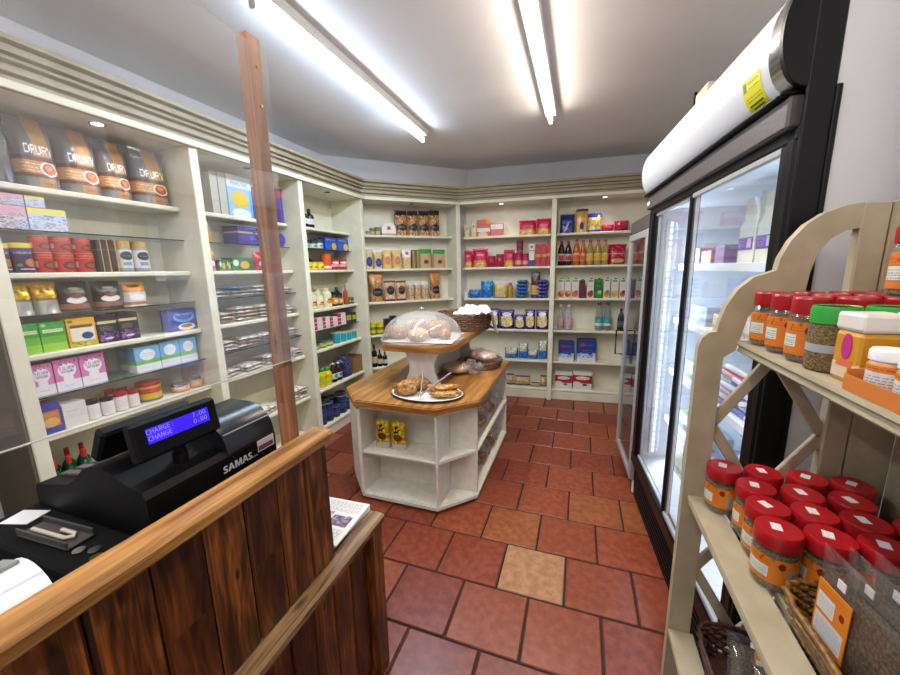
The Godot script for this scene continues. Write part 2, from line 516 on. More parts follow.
func make_materials() -> void:
	triplanar(mat("cream_paint", Color.WHITE, 0.5, 0.0, noise_tex("cream", Color("d9d5bd"), Color("e6e3cf"), 0.012, 4, 1.3)), 1.2)
	triplanar(mat("taupe_paint", Color.WHITE, 0.5, 0.0, noise_tex("taupe", Color("9a8f75"), Color("aba087"), 0.012, 4, 1.3)), 1.2)
	triplanar(mat("wall_paint", Color.WHITE, 0.75, 0.0, noise_tex("wallp", Color("e6e6ea"), Color("efeff1"), 0.008, 4, 1.2)), 0.7)
	triplanar(mat("ceiling_paint", Color.WHITE, 0.8, 0.0, noise_tex("ceilp", Color("e2dfdf"), Color("eae8e7"), 0.006, 4, 1.0)), 0.5)
	triplanar(mat("island_paint", Color.WHITE, 0.55, 0.0, noise_tex("islp", Color("dcd8ca"), Color("ebe8de"), 0.03, 4, 1.2)), 1.5)
	triplanar(mat("rack_paint", Color.WHITE, 0.5, 0.0, noise_tex("rackp", Color("a09479"), Color("b1a68c"), 0.02, 4, 1.2)), 1.6)
	triplanar(mat("grout", Color.WHITE, 0.9, 0.0, noise_tex("grt", Color("2a211d"), Color("3b2f29"), 0.06, 3, 1.3)), 3.0)
	var planks := [["24150c", "5a3015", "945422"], ["1c1009", "48250f", "74401a"], ["2a180d", "653818", "a06028"]]
	for i in 3:
		var m := mat("plank_%d" % i, Color.WHITE, 0.38, 0.0, wood_tex("plankt_%d" % i, Color(planks[i][0]), Color(planks[i][1]), Color(planks[i][2]), 31 + i * 7, 3))
		m.uv1_scale = Vector3(5.0, 1.6, 1)
	var rl := mat("pine_rail", Color.WHITE, 0.35, 0.0, wood_tex("railt", Color("6f4a24"), Color("9a6c38"), Color("b98a50"), 77, 2)); rl.uv1_scale = Vector3(6, 1.1, 1)
	var lg := mat("worn_ledge", Color.WHITE, 0.5, 0.0, wood_tex("ledget", Color("4d3520"), Color("7b5c3a"), Color("9c7f58"), 99, 2)); lg.uv1_scale = Vector3(4, 1.1, 1)
	var tp := mat("pine_top", Color.WHITE, 0.3, 0.0, wood_tex("topt", Color("7d5024"), Color("a06c34"), Color("b8854a"), 123, 1)); tp.uv1_scale = Vector3(5, 1.0, 1)
	var ps := mat("brown_post", Color.WHITE, 0.5, 0.0, wood_tex("postt", Color("6a4428"), Color("8c6040"), Color("a87a50"), 143, 1)); ps.uv1_scale = Vector3(5, 0.8, 1)
	var dd := mat("door_wood", Color.WHITE, 0.5, 0.0, wood_tex("doort", Color("2b1c12"), Color("44301f"), Color("5a402a"), 163, 2)); dd.uv1_scale = Vector3(3, 0.8, 1)
	var rel := noise_tex("tile_relief", Color(0, 0, 0), Color(1, 1, 1), 0.02, 5, 1.0)
	var cs := [["73301f", "92482f"], ["7e3824", "9e5236"], ["6b2a1c", "87402b"], ["854528", "a2623c"], ["9c6c48", "b98a64"], ["803c27", "975036"]]
	for i in cs.size():
		var m := mat("tile_%d" % i, Color.WHITE, 0.34, 0.0, noise_tex("tilet_%d" % i, Color(cs[i][0]), Color(cs[i][1]), 0.022, 6, 1.5, 384))
		triplanar(m, 1.9)
		m.heightmap_enabled = false
	var ng := noise_tex("rough_metal", Color("4b4648"), Color("575254"), 0.08, 3, 1.3)
	triplanar(mat("header_grey", Color.WHITE, 0.5, 0.0, ng), 3.0)
	mat("black_plastic", Color("0a0a0c"), 0.5).metallic_specular = 0.3
	mat("black_satin", Color("0c0c0e"), 0.35).metallic_specular = 0.35
	mat("black_matte", Color("0c0c0e"), 0.7).metallic_specular = 0.3
	mat("white_enamel", Color("dcdce0"), 0.4)
	mat("white_inside", Color("e6eaee"), 0.4)
	mat("chrome", Color("c8ccd4"), 0.12, 1.0)
	mat("aluminium", Color("b4b6ba"), 0.4, 0.35)
	mat("steel", Color("b5b5b8"), 0.25, 1.0)
	mat("white_plastic", Color("e4e4e4"), 0.4)
	mat("white_china", Color("efefec"), 0.15)
	mat("batten_white", Color("d8d8d4"), 0.5)
	pane("window_glass", Color(0.93, 0.97, 0.97), 0.04).metallic_specular = 0.4
	pane("shelf_glass", Color(0.45, 0.58, 0.55), 0.35)
	pane("perspex", Color(0.95, 0.96, 0.97), 0.03).metallic_specular = 0.6
	pane("film", Color(0.85, 0.87, 0.9), 0.03, 0.03)
	pane("dome_plastic", Color(0.95, 0.95, 0.95), 0.24, 0.05)
	pane("bag_film", Color(0.92, 0.92, 0.95), 0.12, 0.05)

func tube_light(at: Vector3, length: float, c: Color, k: float, label: String) -> void:
	var t := thing("fluorescent_light", label, "ceiling light", at, 0.0, "fluorescent ceiling tubes")
	part(t, "batten", bxm(Vector3(0.09, 0.055, length + 0.06), 0.006, 2), MAT.batten_white, Vector3(0, -0.0275, 0))
	for s in [-1.0, 1.0]:
		part(t, "tube_holder", bxm(Vector3(0.03, 0.06, 0.02), 0.005), MAT.batten_white, Vector3(0, -0.083, s * (length * 0.5 + 0.01)))
	var g := glow("tube_glow_" + c.to_html(false), c, 35.0 * k)
	part(t, "tube", tubem([Vector3(0, 0, -length * 0.5), Vector3(0, 0, length * 0.5)], 0.015, 12), g, Vector3(0, -0.09, 0))
	var l := AreaLight3D.new(); l.name = "tube_lamp"
	l.area_size = Vector2(0.03, length)
	l.light_color = c; l.light_energy = 3.0 * k
	l.area_range = 12.0
	l.shadow_enabled = true
	l.rotation.x = -PI / 2
	l.position = Vector3(0, -0.108, 0)
	t.add_child(l)

func wall_box(called: String, a: Vector3, b: Vector3, m: Material) -> void:
	struct(called, bxm((b - a).abs(), 0.0), m, (a + b) * 0.5)

func room() -> void:
	var W: Material = MAT.wall_paint
	wall_box("floor", Vector3(-3.2, -0.12, -5.6), Vector3(2.0, -0.008, 1.9), MAT.grout)
	wall_box("ceiling", Vector3(-3.2, CEIL, -5.6), Vector3(2.0, CEIL + 0.12, 1.9), MAT.ceiling_paint)
	wall_box("wall_left", Vector3(-2.75, -0.02, -5.4), Vector3(-2.65, CEIL, 1.8), W)
	wall_box("wall_front", Vector3(-2.75, -0.02, 1.7), Vector3(0.9, CEIL, 1.8), W)
	wall_box("wall_right", Vector3(1.25, -0.02, -5.4), Vector3(1.35, CEIL, -1.15), W)
	wall_box("wall_pier", Vector3(0.725, -0.02, -1.15), Vector3(1.35, CEIL, 1.8), W)
	# back wall and the splayed corner
	var bd := Vector3(cos(BACK_TURN), 0, -sin(BACK_TURN))
	var bn := Vector3(sin(BACK_TURN), 0, cos(BACK_TURN))
	var c := Vector3(0, CEIL * 0.5, -4.5) - bn * 0.36 - bd * 0.1
	struct("wall_back", bxm(Vector3(4.2, CEIL, 0.1), 0.0), W, c, Vector3(0, BACK_TURN, 0))
	var dd := (CORNER_B - CORNER_A).normalized()
	var dn := Vector3(-dd.z, 0, dd.x)
	var th := atan2(-dd.z, dd.x)
	struct("wall_corner", bxm(Vector3(1.95, 0.36, 0.1), 0.0), W, (CORNER_A + CORNER_B) * 0.5 - dn * 0.26 + Vector3(0, CEIL - 0.18, 0), Vector3(0, th, 0))
	# dark panelled door past the end of the shelves
	var d := struct("door_1", bxm(Vector3(0.04, 2.05, 0.86), 0.004), MAT.door_wood, Vector3(-2.63, 1.025, -0.32))
	for y in [0.5, 1.4]:
		part(d, "door_panel", bxm(Vector3(0.015, 0.68, 0.55), 0.006), MAT.door_wood, Vector3(0.025, y - 1.025, 0))
	# moulded cornice along the three runs of shelving
	var prof := [[0.012, 2.385], [0.012, 2.415], [-0.006, 2.418], [-0.006, 2.446], [0.022, 2.45], [0.024, 2.46], [0.002, 2.464], [0.002, 2.488], [0.032, 2.492], [0.034, 2.502], [0.014, 2.506], [0.014, 2.514], [0.044, 2.518], [0.046, 2.527], [0.03, 2.531], [0.034, 2.55], [0.068, 2.556], [0.07, 2.568], [0.07, 2.575], [-0.1, 2.575]]
	var path := [Vector3(-2.25, 0, -0.775), CORNER_A, CORNER_B, Vector3(0, 0, -4.5) + bd * 1.2]
	var m := MB.new()
	var offs: Array = []
	for i in path.size():
		var n0 := Vector3.ZERO
		var n1 := Vector3.ZERO
		if i > 0:
			var e: Vector3 = (path[i] - path[i - 1]).normalized(); n0 = Vector3(-e.z, 0, e.x)
		if i < path.size() - 1:
			var e: Vector3 = (path[i + 1] - path[i]).normalized(); n1 = Vector3(-e.z, 0, e.x)
		if i == 0: n0 = n1
		if i == path.size() - 1: n1 = n0
		var b := (n0 + n1).normalized()
		offs.append(b / b.dot(n0))
	for i in path.size() - 1:
		var e: Vector3 = (path[i + 1] - path[i]).normalized()
		var nn := Vector3(-e.z, 0, e.x)
		for k in prof.size() - 1:
			var p: Array = prof[k]; var q: Array = prof[k + 1]
			var dy: float = q[1] - p[1]; var dx: float = q[0] - p[0]
			var o := nn * dy - Vector3.UP * dx
			m.face(path[i] + offs[i] * p[0] + Vector3(0, p[1], 0), path[i + 1] + offs[i + 1] * p[0] + Vector3(0, p[1], 0), path[i + 1] + offs[i + 1] * q[0] + Vector3(0, q[1], 0), path[i] + offs[i] * q[0] + Vector3(0, q[1], 0), o)
		for y in [2.385]:
			m.face(path[i] + offs[i] * 0.012 + Vector3(0, y, 0), path[i + 1] + offs[i + 1] * 0.012 + Vector3(0, y, 0), path[i + 1] - offs[i + 1] * 0.012 + Vector3(0, y, 0), path[i] - offs[i] * 0.012 + Vector3(0, y, 0), Vector3.DOWN)
			m.face(path[i] - offs[i] * 0.012 + Vector3(0, y, 0), path[i + 1] - offs[i + 1] * 0.012 + Vector3(0, y, 0), path[i + 1] - offs[i + 1] * 0.012 + Vector3(0, 2.575, 0), path[i] - offs[i] * 0.012 + Vector3(0, 2.575, 0), -nn)
	struct("trim_1", m.done(), MAT.taupe_paint, Vector3.ZERO)

func floor_tiles() -> void:
	var fl := get_node("floor")
	var base: Vector3 = fl.position
	var tw := 0.334; var td := 0.3285; var gap := 0.011
	var meshes := {}
	var r := RandomNumberGenerator.new(); r.seed = 7
	for row in range(-10, 9):
		var z1 := -1.595 + row * td
		var z0 := z1 + td
		# rows run towards the back as row falls
		if z1 > 0.6 or z0 < -4.75: continue
		var ox := -0.175 if posmod(row, 2) == 0 else -0.342
		for k in range(-7, 5):
			var x0 := ox + k * tw
			var x1 := x0 + tw
			var cx := (x0 + x1) * 0.5
			if x1 < -2.5 or x0 > 1.15: continue
			var v := r.randi() % 100
			var kind := 1
			if v < 22: kind = 0
			elif v < 44: kind = 2
			elif v < 50: kind = 3
			elif v < 80: kind = 5
			var cz := (z0 + z1) * 0.5
			for f in LIGHT_TILES:
				if absf(f[0] - cx) < 0.12 and absf(f[1] - cz) < 0.12: kind = f[2]
			if not meshes.has("t"): meshes["t"] = bxm(Vector3(tw - gap, 0.03, td - gap), 0.004)
			part(fl, "tile", meshes["t"], MAT["tile_%d" % kind], Vector3(cx, -0.0145 + r.randf_range(-0.0008, 0.0008), cz) - base, Vector3(r.randf_range(-0.003, 0.003), 0, r.randf_range(-0.003, 0.003)))
const LIGHT_TILES := [[-0.185, -1.76, 4], [-0.34, -2.09, 3], [-0.18, -2.41, 1], [0.0, -2.09, 5], [0.16, -2.41, 3], [0.33, -2.74, 1], [0.0, -3.07, 3], [0.16, -3.39, 3]]

# ---------------------------------------------------------------- shelving units
func run_frame(run: String) -> Array:
	if run == "L": return [Vector3(-2.25, 0, 0), PI / 2]
	if run == "B": return [Vector3(0, 0, -4.5), BACK_TURN]
	var dd := (CORNER_B - CORNER_A).normalized()
	return [CORNER_A, atan2(-dd.z, dd.x)]
func shelf_table(run: String) -> Dictionary:
	return SHELF_LEFT if run == "L" else (SHELF_CORNER if run == "D" else SHELF_BACK)

func shelving() -> void:
	unit("L", 0.825, 1.742, 0.39, true, ["g1", "g2", "g3"], "cream shelving unit behind the till holding tea and coffee", 0.54)
	unit("L", 1.742, 2.655, 0.39, false, ["g1", "g2", "g3"], "cream shelving unit behind the wooden post", -1.0)
	unit("L", 2.655, 3.58, 0.39, false, ["g1", "g3"], "cream shelving unit left of the corner with jars and bottles", -1.0)
	unit("D", 0.0, 1.157, 0.3, false, [], "cream shelving unit set across the room's corner", -1.0)
	unit("B", -1.42, -0.305, 0.3, false, [], "cream shelving unit on the back wall with pink and blue bags", 0.45)
	unit("B", -0.305, 0.82, 0.3, false, [], "cream shelving unit on the back wall beside the tall cooler", 0.48)

func unit(run: String, t0: float, t1: float, depth: float, first: bool, glass: Array, label: String, lamp_at: float) -> void:
	var f := run_frame(run)
	var B := Basis(Vector3.UP, f[1])
	var w := t1 - t0
	var pw := 0.055
	var u := thing("shelving_unit", label, "shelf", f[0] + B.x * t0, f[1], "built-in shelving units")
	var P: Material = MAT.cream_paint
	var top := 2.41
	# the panel on the right closes the unit; the first unit also has one on the left
	part(u, "side_panel", bxm(Vector3(pw, top, depth - 0.004), 0.004), P, Vector3(w, top * 0.5, -depth * 0.5))
	if first: part(u, "side_panel", bxm(Vector3(pw, top, depth - 0.004), 0.004), P, Vector3(0, top * 0.5, -depth * 0.5))
	if first: part(u, "end_board", bxm(Vector3(0.012, top, depth - 0.01), 0.002), mat("end_board", Color("5f5848"), 0.6), Vector3(-pw * 0.5 - 0.006, top * 0.5, -depth * 0.5 - 0.004), Vector3.ZERO, "dull olive-brown outer board")
	part(u, "back_panel", bxm(Vector3(w - pw, top, 0.012), 0.0), P, Vector3(w * 0.5, top * 0.5, -depth + 0.006))
	part(u, "top_panel", bxm(Vector3(w - pw, 0.02, depth - 0.03), 0.0), P, Vector3(w * 0.5, 2.397, -depth * 0.5 - 0.002))
	part(u, "top_rail", bxm(Vector3(w, 0.034, 0.012), 0.003), P, Vector3(w * 0.5 + pw * 0.5, 2.4, 0.0185))
	part(u, "plinth", bxm(Vector3(w - pw, 0.095, 0.02), 0.002), P, Vector3(w * 0.5, 0.0475, -0.07))
	var tb := shelf_table(run)
	for k in tb:
		var h: float = tb[k][0]
		var rec: float = tb[k][1]
		var dp := depth - 0.012 - rec
		if k.begins_with("g"):
			if k in glass:
				part(u, "glass_shelf", bxm(Vector3(w - pw - 0.004, 0.006, dp), 0.0), MAT.shelf_glass, Vector3(w * 0.5, h - 0.003, -rec - dp * 0.5))
				part(u.get_child(u.get_child_count() - 1), "glass_edge", bxm(Vector3(w - pw - 0.004, 0.0062, 0.004), 0.0), mat("glass_edge", Color("16231f"), 0.1), Vector3(0, 0, dp * 0.5))
		else:
			part(u, "shelf", bxm(Vector3(w - pw, 0.028, dp), 0.006), P, Vector3(w * 0.5, h - 0.014, -rec - dp * 0.5))
	var lx := w * (lamp_at if lamp_at > 0 else 0.52)
	var d := part(u, "downlight", lathem([[0.0, 0.0], [0.02, 0.0], [0.034, -0.004], [0.036, 0.006], [0.0, 0.006]], 20), MAT.chrome, Vector3(lx, 2.386, -0.1))
	if lamp_at > 0:
		var lens := lathem([[0.0, -0.003], [0.024, -0.003], [0.024, 0.004], [0.0, 0.004]], 16)
		part(d, "lens", lens, glow("downlight_glow", Color(0.72, 0.76, 1.0), 5.0), Vector3(0, -0.002, 0))
		var l := SpotLight3D.new(); l.name = "downlight_lamp"
		l.light_color = Color(1.0, 0.97, 0.92); l.light_energy = 0.2; l.spot_angle = 55; l.spot_range = 8; l.light_size = 0.024; l.shadow_enabled = true
		l.rotation.x = -PI / 2; l.position = Vector3(lx, 2.378, -0.1)
		u.add_child(l)
	else:
		part(d, "lens", lathem([[0.0, -0.003], [0.024, -0.003], [0.024, 0.004], [0.0, 0.004]], 16), MAT.black_matte, Vector3(0, -0.002, 0))

# ---------------------------------------------------------------- counter
func counter() -> void:
	var t := thing("shop_counter", "low dark plank counter base with worn wooden ledge", "counter", Vector3(-0.68, 0, -1.11))
	var z_end := 1.75          # length towards the camera
	var L := z_end
	part(t, "ledge", bxm(Vector3(0.66, 0.035, L), 0.008, 2, Vector2(0.2, 0.1)), MAT.worn_ledge, Vector3(-0.325, 0.6825, L * 0.5))
	part(t, "corner_post", bxm(Vector3(0.085, 0.665, 0.075), 0.006, 1, Vector2(0.4, 0.3)), MAT.plank_2, Vector3(-0.05, 0.3325, 0.045))
	part(t, "end_panel", bxm(Vector3(0.5, 0.6, 0.02), 0.003, 1), MAT.plank_1, Vector3(-0.36, 0.33, 0.06))
	part(t, "plinth", bxm(Vector3(0.02, 0.08, L - 0.1), 0.002, 2), MAT.black_matte, Vector3(-0.09, 0.04, L * 0.5 + 0.04))
	var pw := 0.094
	var k := 0
	var z := 0.09
	while z < L - 0.05:
		part(t, "plank", bxm(Vector3(0.018, 0.6, pw - 0.003), 0.005, 1, Vector2(k * 0.19, k * 0.37)), MAT["plank_%d" % ((k * 2 + 1) % 3)], Vector3(-0.045, 0.365, z + pw * 0.5))
		z += pw; k += 1
	var s := thing("counter_screen", "upright dark plank screen with pale pine rail above the counter", "counter", Vector3(-0.72, 0.70, -0.865))
	var SL := 1.5
	z = 0.0; k = 0
	while z < SL:
		part(s, "plank", bxm(Vector3(0.02, 0.405, 0.097), 0.006, 1, Vector2(k * 0.23 + 0.1, k * 0.31)), MAT["plank_%d" % ([2, 0, 1, 2, 1, 0, 2, 2][k % 8])], Vector3(-0.012, 0.2025, z + 0.05))
		z += 0.1; k += 1
	part(s, "backing_board", bxm(Vector3(0.016, 0.40, SL), 0.002, 2), MAT.plank_1, Vector3(-0.032, 0.2, SL * 0.5))
	# rounded rail running along the screen
	var poly := PackedVector2Array()
	for q in [[-0.062, 0.0], [0.012, 0.0], [0.017, 0.006], [0.017, 0.026], [0.01, 0.034], [-0.056, 0.034], [-0.062, 0.028]]: poly.append(Vector2(q[0], q[1]))
	var m := MB.new()
	m.prism(poly, -0.02, SL, 1.0, true)
	part(s, "rail", m.done(), MAT.pine_rail, Vector3(-0.005, 0.402, 0))
	# till desk behind the screen
	var d := thing("till_desk", "black desk shelf under the till behind the plank screen", "desk", Vector3(-1.12, 0.7005, -0.2))
	part(d, "desk_top", bxm(Vector3(0.50, 0.03, 1.36), 0.004), MAT.black_matte, Vector3(0, 0.2345, 0.02))
	for zz in [-0.6, 0.62]:
		part(d, "leg_panel", bxm(Vector3(0.42, 0.219, 0.03), 0.003), MAT.black_matte, Vector3(0, 0.1095, zz))
	# post and screen of clear plastic
	var po := thing("wooden_post", "square brown wooden post rising behind the counter rail", "post", Vector3(-0.805, 0.7005, -0.807))
	part(po, "post", bxm(Vector3(0.034, 1.5, 0.044), 0.003, 1, Vector2(0.3, 0.2)), MAT.brown_post, Vector3(0, 0.75, 0))
	for y in [1.34, 1.43]:
		part(po, "screw", lathem([[0.0, 0.0], [0.005, 0.0], [0.004, 0.002], [0.0, 0.003]], 10), mat("brass", Color("a8853a"), 0.3, 1.0), Vector3(0.017, y, -0.004), Vector3(0, 0, -PI / 2))
	var ps := thing("plastic_screen", "clear plastic sneeze screen fixed to the wooden post", "screen", Vector3(-0.785, 1.37, -0.84))
	part(ps, "sheet", bxm(Vector3(0.004, 0.81, 1.1), 0.0), MAT.perspex, Vector3(0, 0.405, 0.55))
	part(ps, "bottom_edge", bxm(Vector3(0.0044, 0.0018, 1.1), 0.0), mat("edge_white", Color("b4b8b4"), 0.3), Vector3(0, 0.0012, 0.55))

# ---------------------------------------------------------------- island
func octa(x0: float, x1: float, z0: float, z1: float, cx: float, cz: float) -> PackedVector2Array:
	return PackedVector2Array([Vector2(x0 + cx, z1), Vector2(x1 - cx, z1), Vector2(x1, z1 - cz), Vector2(x1, z0 + cz), Vector2(x1 - cx, z0), Vector2(x0 + cx, z0), Vector2(x0, z0 + cz), Vector2(x0, z1 - cz)])
func slab(parent: Node, called: String, poly: PackedVector2Array, y0: float, y1: float, m: Material, uvs := 1.0, b := 0.006) -> void:
	# polygon given in x,z; two stacked prisms make a chamfered edge
	var P := PackedVector2Array()
	for p in poly: P.append(Vector2(p.x, -p.y))
	var M := MB.new()
	M.prism(P, y0, y1 - b, uvs)
	var c := Vector2.ZERO
	for p in P: c += p
	c /= P.size()
	var Q := PackedVector2Array()
	for p in P: Q.append(c + (p - c) * (1.0 - b / 0.4))
	M.prism(Q, y1 - b, y1, uvs)
	part(parent, called, M.done(), m, Vector3.ZERO, Vector3(-PI / 2, 0, 0))
func island() -> void:
	var c := Vector3(-1.125, 0, -2.80)
	var t := thing("bread_island", "white painted island unit with two pine worktops", "display unit", c)
	var W: Material = MAT.island_paint
	var x0 := -0.525; var x1 := 0.525
	var zf := 0.785; var zb := -0.80
	slab(t, "lower_worktop", octa(x0, x1, zb, zf, 0.225, 0.24), 0.712, 0.757, MAT.pine_top, 1.0)
	slab(t, "base_board", octa(x0 + 0.02, x1 - 0.02, zb + 0.02, zf - 0.02, 0.215, 0.23), 0.025, 0.055, W)
	slab(t, "top_board", octa(x0 + 0.03, x1 - 0.03, zb + 0.03, zf - 0.03, 0.215, 0.23), 0.69, 0.711, W)
	var hh := 0.635; var hy := 0.055 + hh * 0.5
	var fz := zf - 0.022
	# front niche
	part(t, "niche_back", bxm(Vector3(0.56, hh, 0.014), 0.0), W, Vector3(-0.01, hy, fz - 0.24))
	part(t, "upright", bxm(Vector3(0.02, hh, 0.25), 0.003), W, Vector3(0.29, hy, fz - 0.125))
	part(t, "upright", bxm(Vector3(0.02, hh, 0.25), 0.003), W, Vector3(-0.285, hy, fz - 0.125))
	part(t, "shelf", bxm(Vector3(0.555, 0.02, 0.225), 0.004), W, Vector3(0.0025, 0.366, fz - 0.122))
	# left bevelled corner is closed by a board
	part(t, "corner_board", bxm(Vector3(0.325, hh, 0.018), 0.003), W, Vector3(x0 + 0.02 + 0.108, hy, fz - 0.118), Vector3(0, -deg_to_rad(46.9), 0))
	part(t, "side_board", bxm(Vector3(0.018, hh, zf - zb - 0.52), 0.003), W, Vector3(x0 + 0.03, hy, (zf + zb) * 0.5))
	# right bevelled corner: open niche with a triangular shelf
	part(t, "upright", bxm(Vector3(0.2, hh, 0.02), 0.003), W, Vector3(0.401, hy, fz - 0.25))
	var tri := PackedVector2Array([Vector2(0.301, fz - 0.012), Vector2(0.301, fz - 0.24), Vector2(0.49, fz - 0.24)])
	slab(t, "corner_shelf", tri, 0.36, 0.38, W, 1.0, 0.001)
	# long right side: open shelves for bread
	part(t, "side_back", bxm(Vector3(0.014, hh, 1.06), 0.0), W, Vector3(0.22, hy, -0.03))
	part(t, "side_shelf", bxm(Vector3(0.275, 0.018, 1.03), 0.004, 2), W, Vector3(0.364, 0.366, -0.02))
	part(t, "upright", bxm(Vector3(0.27, hh, 0.02), 0.003), W, Vector3(0.366, hy, -0.55))
	part(t, "rear_board", bxm(Vector3(0.62, hh, 0.018), 0.003), W, Vector3(0, hy, zb + 0.04))
	# waisted pedestals and upper worktop
	var ped := PackedVector2Array()
	for i in 17:
		var k := i / 16.0
		ped.append(Vector2(0.155 - 0.055 * sin(PI * k) , 0.757 + 0.277 * k))
	for i in 17:
		var k := 1.0 - i / 16.0
		ped.append(Vector2(-0.155 + 0.055 * sin(PI * k), 0.757 + 0.277 * k))
	for z in [0.325, -0.62]:
		part(t, "pedestal", prismm(ped, -0.0125, 0.0125), W, Vector3(0.015, 0, z))
	part(t, "spine_board", bxm(Vector3(0.02, 0.274, 0.92), 0.0), W, Vector3(0.015, 0.8955, -0.147))
	slab(t, "upper_worktop", octa(-0.325, 0.285, -0.78, 0.465, 0.09, 0.14), 1.036, 1.082, MAT.pine_top, 1.0)

# ---------------------------------------------------------------- chilled display cabinet
func chilled_cabinet() -> void:
	var a := deg_to_rad(4.4)
	var n := Vector3(-cos(a), 0, sin(a))
	var at := Vector3(0.477, 0, -1.924) + n * 0.03
	var t := thing("display_fridge", "tall black fronted drinks fridge with sliding glass doors and lit sign", "fridge", at, -(PI / 2 - a))
	var F := -0.72; var N := 0.70       # far and near ends
	var L := N - F; var mx := (N + F) * 0.5
	var D := 0.70
	var B: Material = MAT.black_satin
	var W: Material = MAT.white_inside
	# carcass
	part(t, "back_panel", bxm(Vector3(L, 1.72, 0.04), 0.0), W, Vector3(mx, 1.16, -D + 0.02))
	part(t, "inner_floor", bxm(Vector3(L - 0.08, 0.03, D - 0.08), 0.0), W, Vector3(mx, 0.335, -D * 0.5 - 0.01))
	part(t, "inner_ceiling", bxm(Vector3(L - 0.08, 0.04, D - 0.08), 0.0), W, Vector3(mx, 1.97, -D * 0.5 - 0.01))
	part(t, "near_side", bxm(Vector3(0.04, 2.24, D - 0.055), 0.003), MAT.white_enamel, Vector3(N - 0.02, 1.14, -D * 0.5 - 0.0275))
	part(t, "far_side", bxm(Vector3(0.04, 2.24, D - 0.055), 0.003), MAT.white_enamel, Vector3(F + 0.02, 1.14, -D * 0.5 - 0.0275))
	part(t, "roof", bxm(Vector3(L - 0.08, 0.03, D - 0.055), 0.0), MAT.white_enamel, Vector3(mx, 2.235, -D * 0.5 - 0.0275))
	part(t, "side_trim", bxm(Vector3(0.012, 2.3, 0.06), 0.003), B, Vector3(N - 0.003, 1.17, -0.033))
	part(t, "side_strip", bxm(Vector3(0.006, 2.02, 0.012), 0.002), B, Vector3(N + 0.005, 1.03, -0.066))
	# black front
	part(t, "plinth", bxm(Vector3(L, 0.26, 0.03), 0.004), MAT.black_matte, Vector3(mx, 0.15, -0.045))
	for i in 7:
		part(t, "louvre", bxm(Vector3(L - 0.12, 0.012, 0.012), 0.003), B, Vector3(mx, 0.07 + i * 0.03, -0.026))
	part(t, "bottom_rail", bxm(Vector3(L, 0.075, 0.05), 0.008), B, Vector3(mx, 0.325, -0.02))
	part(t, "top_rail", bxm(Vector3(L, 0.04, 0.06), 0.006), B, Vector3(mx, 1.945, -0.03))
	part(t, "stile", bxm(Vector3(0.07, 1.6, 0.055), 0.008), B, Vector3(F + 0.035, 1.15, -0.0275))
	part(t, "stile", bxm(Vector3(0.05, 1.93, 0.055), 0.012), B, Vector3(N - 0.032, 1.0, -0.0275))
	part(t, "header", bxm(Vector3(L - 0.02, 0.08, 0.05), 0.006), MAT.header_grey, Vector3(mx - 0.01, 1.997, -0.005))
	part(t, "header_lip", bxm(Vector3(L - 0.02, 0.012, 0.07), 0.004), B, Vector3(mx - 0.01, 2.042, 0.005))
	# rounded lit sign above
	var prof := PackedVector2Array()
	for i in 17:
		var k := PI * i / 16.0 - PI / 2
		prof.append(Vector2(-0.06 * cos(k), 2.167 + 0.12 * sin(k)))
	prof.append(Vector2(0.1, 2.287)); prof.append(Vector2(0.1, 2.047))
	var sg := prismm(prof, F, N - 0.062)
	var sm := glow("sign_glow", Color(0.93, 0.95, 1.0), 0.2)
	sm.albedo_color = Color(0.7, 0.71, 0.73)
	part(t, "sign", sg, sm, Vector3.ZERO, Vector3(0, PI / 2, 0), "softly lit blank white sign box")
	part(t, "sign_trim", prismm(prof, N - 0.062, N - 0.014), MAT.chrome, Vector3.ZERO, Vector3(0, PI / 2, 0), "mirror-bright end band")
	var cap := PackedVector2Array()
	for p in prof: cap.append(Vector2(p.x * 1.02 if p.x < 0 else 0.04, 2.167 + (p.y - 2.167) * 1.01))
	part(t, "end_cap", prismm(cap, N - 0.014, N + 0.002), B, Vector3.ZERO, Vector3(0, PI / 2, 0))
	var edge := prismm(PackedVector2Array([Vector2(-0.01, 2.284), Vector2(0.06, 2.284), Vector2(0.06, 2.293), Vector2(-0.01, 2.293)]), F, N - 0.05)
	part(t, "top_edge", edge, B, Vector3.ZERO, Vector3(0, PI / 2, 0))
	# yellow service sticker wrapped on the sign's curve
	var m := MB.new()
	for i in 4:
		var k0 := deg_to_rad(-70 + i * 14.0); var k1 := deg_to_rad(-70 + (i + 1) * 14.0)
		var p0 := Vector3(0, 2.167 + 0.121 * sin(k0), 0.0615 * cos(k0)); var p1 := Vector3(0, 2.167 + 0.121 * sin(k1), 0.0615 * cos(k1))
		m.face(p0 + Vector3(0.505, 0, 0), p0 + Vector3(0.60, 0, 0), p1 + Vector3(0.60, 0, 0), p1 + Vector3(0.505, 0, 0), Vector3(0, -0.5, 1), Vector2(0, 1 - i / 4.0), Vector2(1, 1 - i / 4.0), Vector2(1, 1 - (i + 1) / 4.0), Vector2(0, 1 - (i + 1) / 4.0))
	part(t, "service_sticker", m.done(), mat("sticker", Color.WHITE, 0.5, 0.0, paint("sticker", 64, 48, [["b", "d9d400"], ["r", 0.06, 0.06, 0.26, 0.3, "6f7a4a"], ["t", 0.34, 0.06, 0.9, 0.3, "3f4418", 2], ["t", 0.12, 0.42, 0.9, 0.62, "4c5014", 2], ["r", 0.14, 0.7, 0.86, 0.78, "3a3d12"], ["r", 0.2, 0.85, 0.8, 0.92, "3a3d12"]])), Vector3.ZERO, Vector3.ZERO, "yellow service sticker")
